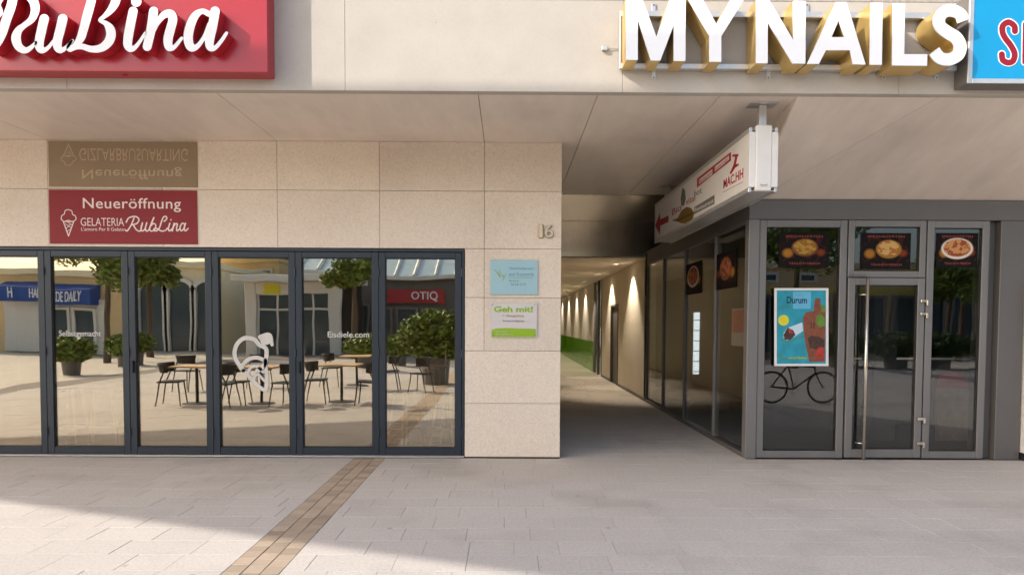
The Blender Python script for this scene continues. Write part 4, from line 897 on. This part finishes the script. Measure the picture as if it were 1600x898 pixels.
def shrub(name, label, px, V, rx, ry, z0, rz, n, seed, m=m_leafd, grp='hedges across the plaza'):
    rng = random.Random(seed); x, y = vx(px, V), mir(V); t = thing(name, label, 'shrub', (x, y, -.05), grp)
    MB().lathe([(rx*.35, -.05), (rx*.42, z0+.1)], (x, y, 0), 16).build('planter', m_dgrey, t)
    def pt():
        v = Vector((rng.gauss(0, 1), rng.gauss(0, 1), rng.gauss(0, 1))).normalized()*(rng.random()**.3)*rng.uniform(.8, 1.1); return (x+v.x*rx, y+v.y*ry, z0+rz+v.z*rz)
    raw(leaves(n, pt, .09, rng), 'foliage', m, t)
shrub('potted_shrub', 'bright green potted shrub in front of the red sign band', 684, 19, .95, .8, .62, .68, 6000, 11, m_leaf)
for i, (px, l) in enumerate(((1470, 'round potted hedge facing the right shop window'), (1400, 'round potted hedge facing the shop door'), (1545, 'round potted hedge facing the grey pillar'), (1310, 'round potted hedge left of the shop door reflection'))): shrub('round_hedge', l, px, 27, 1.0, .9, .35, .5, 3000, 20+i)
for i, (px, V_, l) in enumerate(((118, 22, 'low green planter shrub reflected in the second pane'), (205, 26, 'low green planter shrub between the two reflected trees'), (572, 24, 'low green planter shrub before the white pavilion'), (628, 27, 'low green planter shrub under the red sign band'))): shrub('planter_shrub', l, px, V_, .7, .6, .35, .42, 2600, 40+i, m_leaf, 'planter shrubs on the plaza')
tree('slim leafy plaza tree beside the white pavilion', vx(556, 30), mir(30), 3, 3.7, 1.15, 4500, 9)
# bicycle
bk = thing('parked_bicycle', 'black city bicycle parked on the plaza opposite the shop window', 'bicycle', (vx(1245, 14.4), mir(14.4), 0))
bx, by = bk.location.x, bk.location.y
wr = .33
for s_ in (-.53, .53):
    wlm = MB().ring((bx+s_, by, wr), wr-.015, .018, 'y', 40, 8).build('wheel', m_black, bk, True)
    sp2 = MB().ring((bx+s_, by, wr), wr-.045, .007, 'y', 40, 6)
    for i in range(18):
        a = 2*math.pi*i/18; sp2.tube([(bx+s_, by+(.02 if i % 2 else -.02), wr), (bx+s_+(wr-.04)*math.cos(a), by, wr+(wr-.04)*math.sin(a))], .0018, 4)
    sp2.build('rim', m_steel, wlm)
fr = MB(); bb = (bx-.08, by, .29); st_ = (bx-.2, by, .78); hd = (bx+.34, by, .80); hb = (bx+.38, by, .62)
for a, b in ((bb, st_), (bb, hb), (st_, (hd[0], by, .74)), (bb, (bx-.53, by, wr)), (st_, (bx-.53, by, wr)), (hd, hb)): fr.tube([a, b], .016)
fr.build('frame', m_black, bk); MB().tube([hb, (bx+.45, by, .45), (bx+.53, by, wr)], .014).build('fork', m_black, bk)
MB().tube([hd, (bx+.33, by, .98)], .012).tube([(bx+.2, by-.28, .98), (bx+.33, by-.2, 1.0), (bx+.33, by+.2, 1.0), (bx+.2, by+.28, .98)], .012).build('handlebar', m_steel, bk)
MB().tube([st_, (bx-.22, by, .92)], .012).box(bx-.36, bx-.1, by-.07, by+.07, .92, .97, .02).build('saddle', m_black, bk); MB().ring(bb, .09, .006, 'y', 24, 6).tube([(bb[0], by-.08, .14), (bb[0], by-.08, .29), (bb[0], by+.08, .29), (bb[0], by+.08, .44)], .009).build('crank', m_steel, bk)
# added unseen sail, shaped so its shadow is the straight edge on the paving
ln = lambda x: 6.245-.388*(x+4.53)
HC = 9.0; sh = Vector((SUN.x, SUN.y))*(HC/SUN.z)
tri = [(-11.7, ln(-11.7)), (5.2, ln(5.2)), (8.9, 9.03)]
cor = [Vector((a+sh.x, b+sh.y, HC)) for a, b in tri]
sl_ = thing('added_shadow_sail', 'added triangular sail on masts out of view, put up to shadow the paving', 'added shadow caster', (cor[1].x, cor[1].y, 0))
MB().prism(cor, [c+Vector((0, 0, .02)) for c in cor]).build('shadow_canvas', m_shadow_sail, sl_)
for c in cor: MB().tube([(c.x, c.y, -.05), (c.x, c.y, HC+.3)], [.06, .045], 10).build('added_mast', m_alu, sl_)
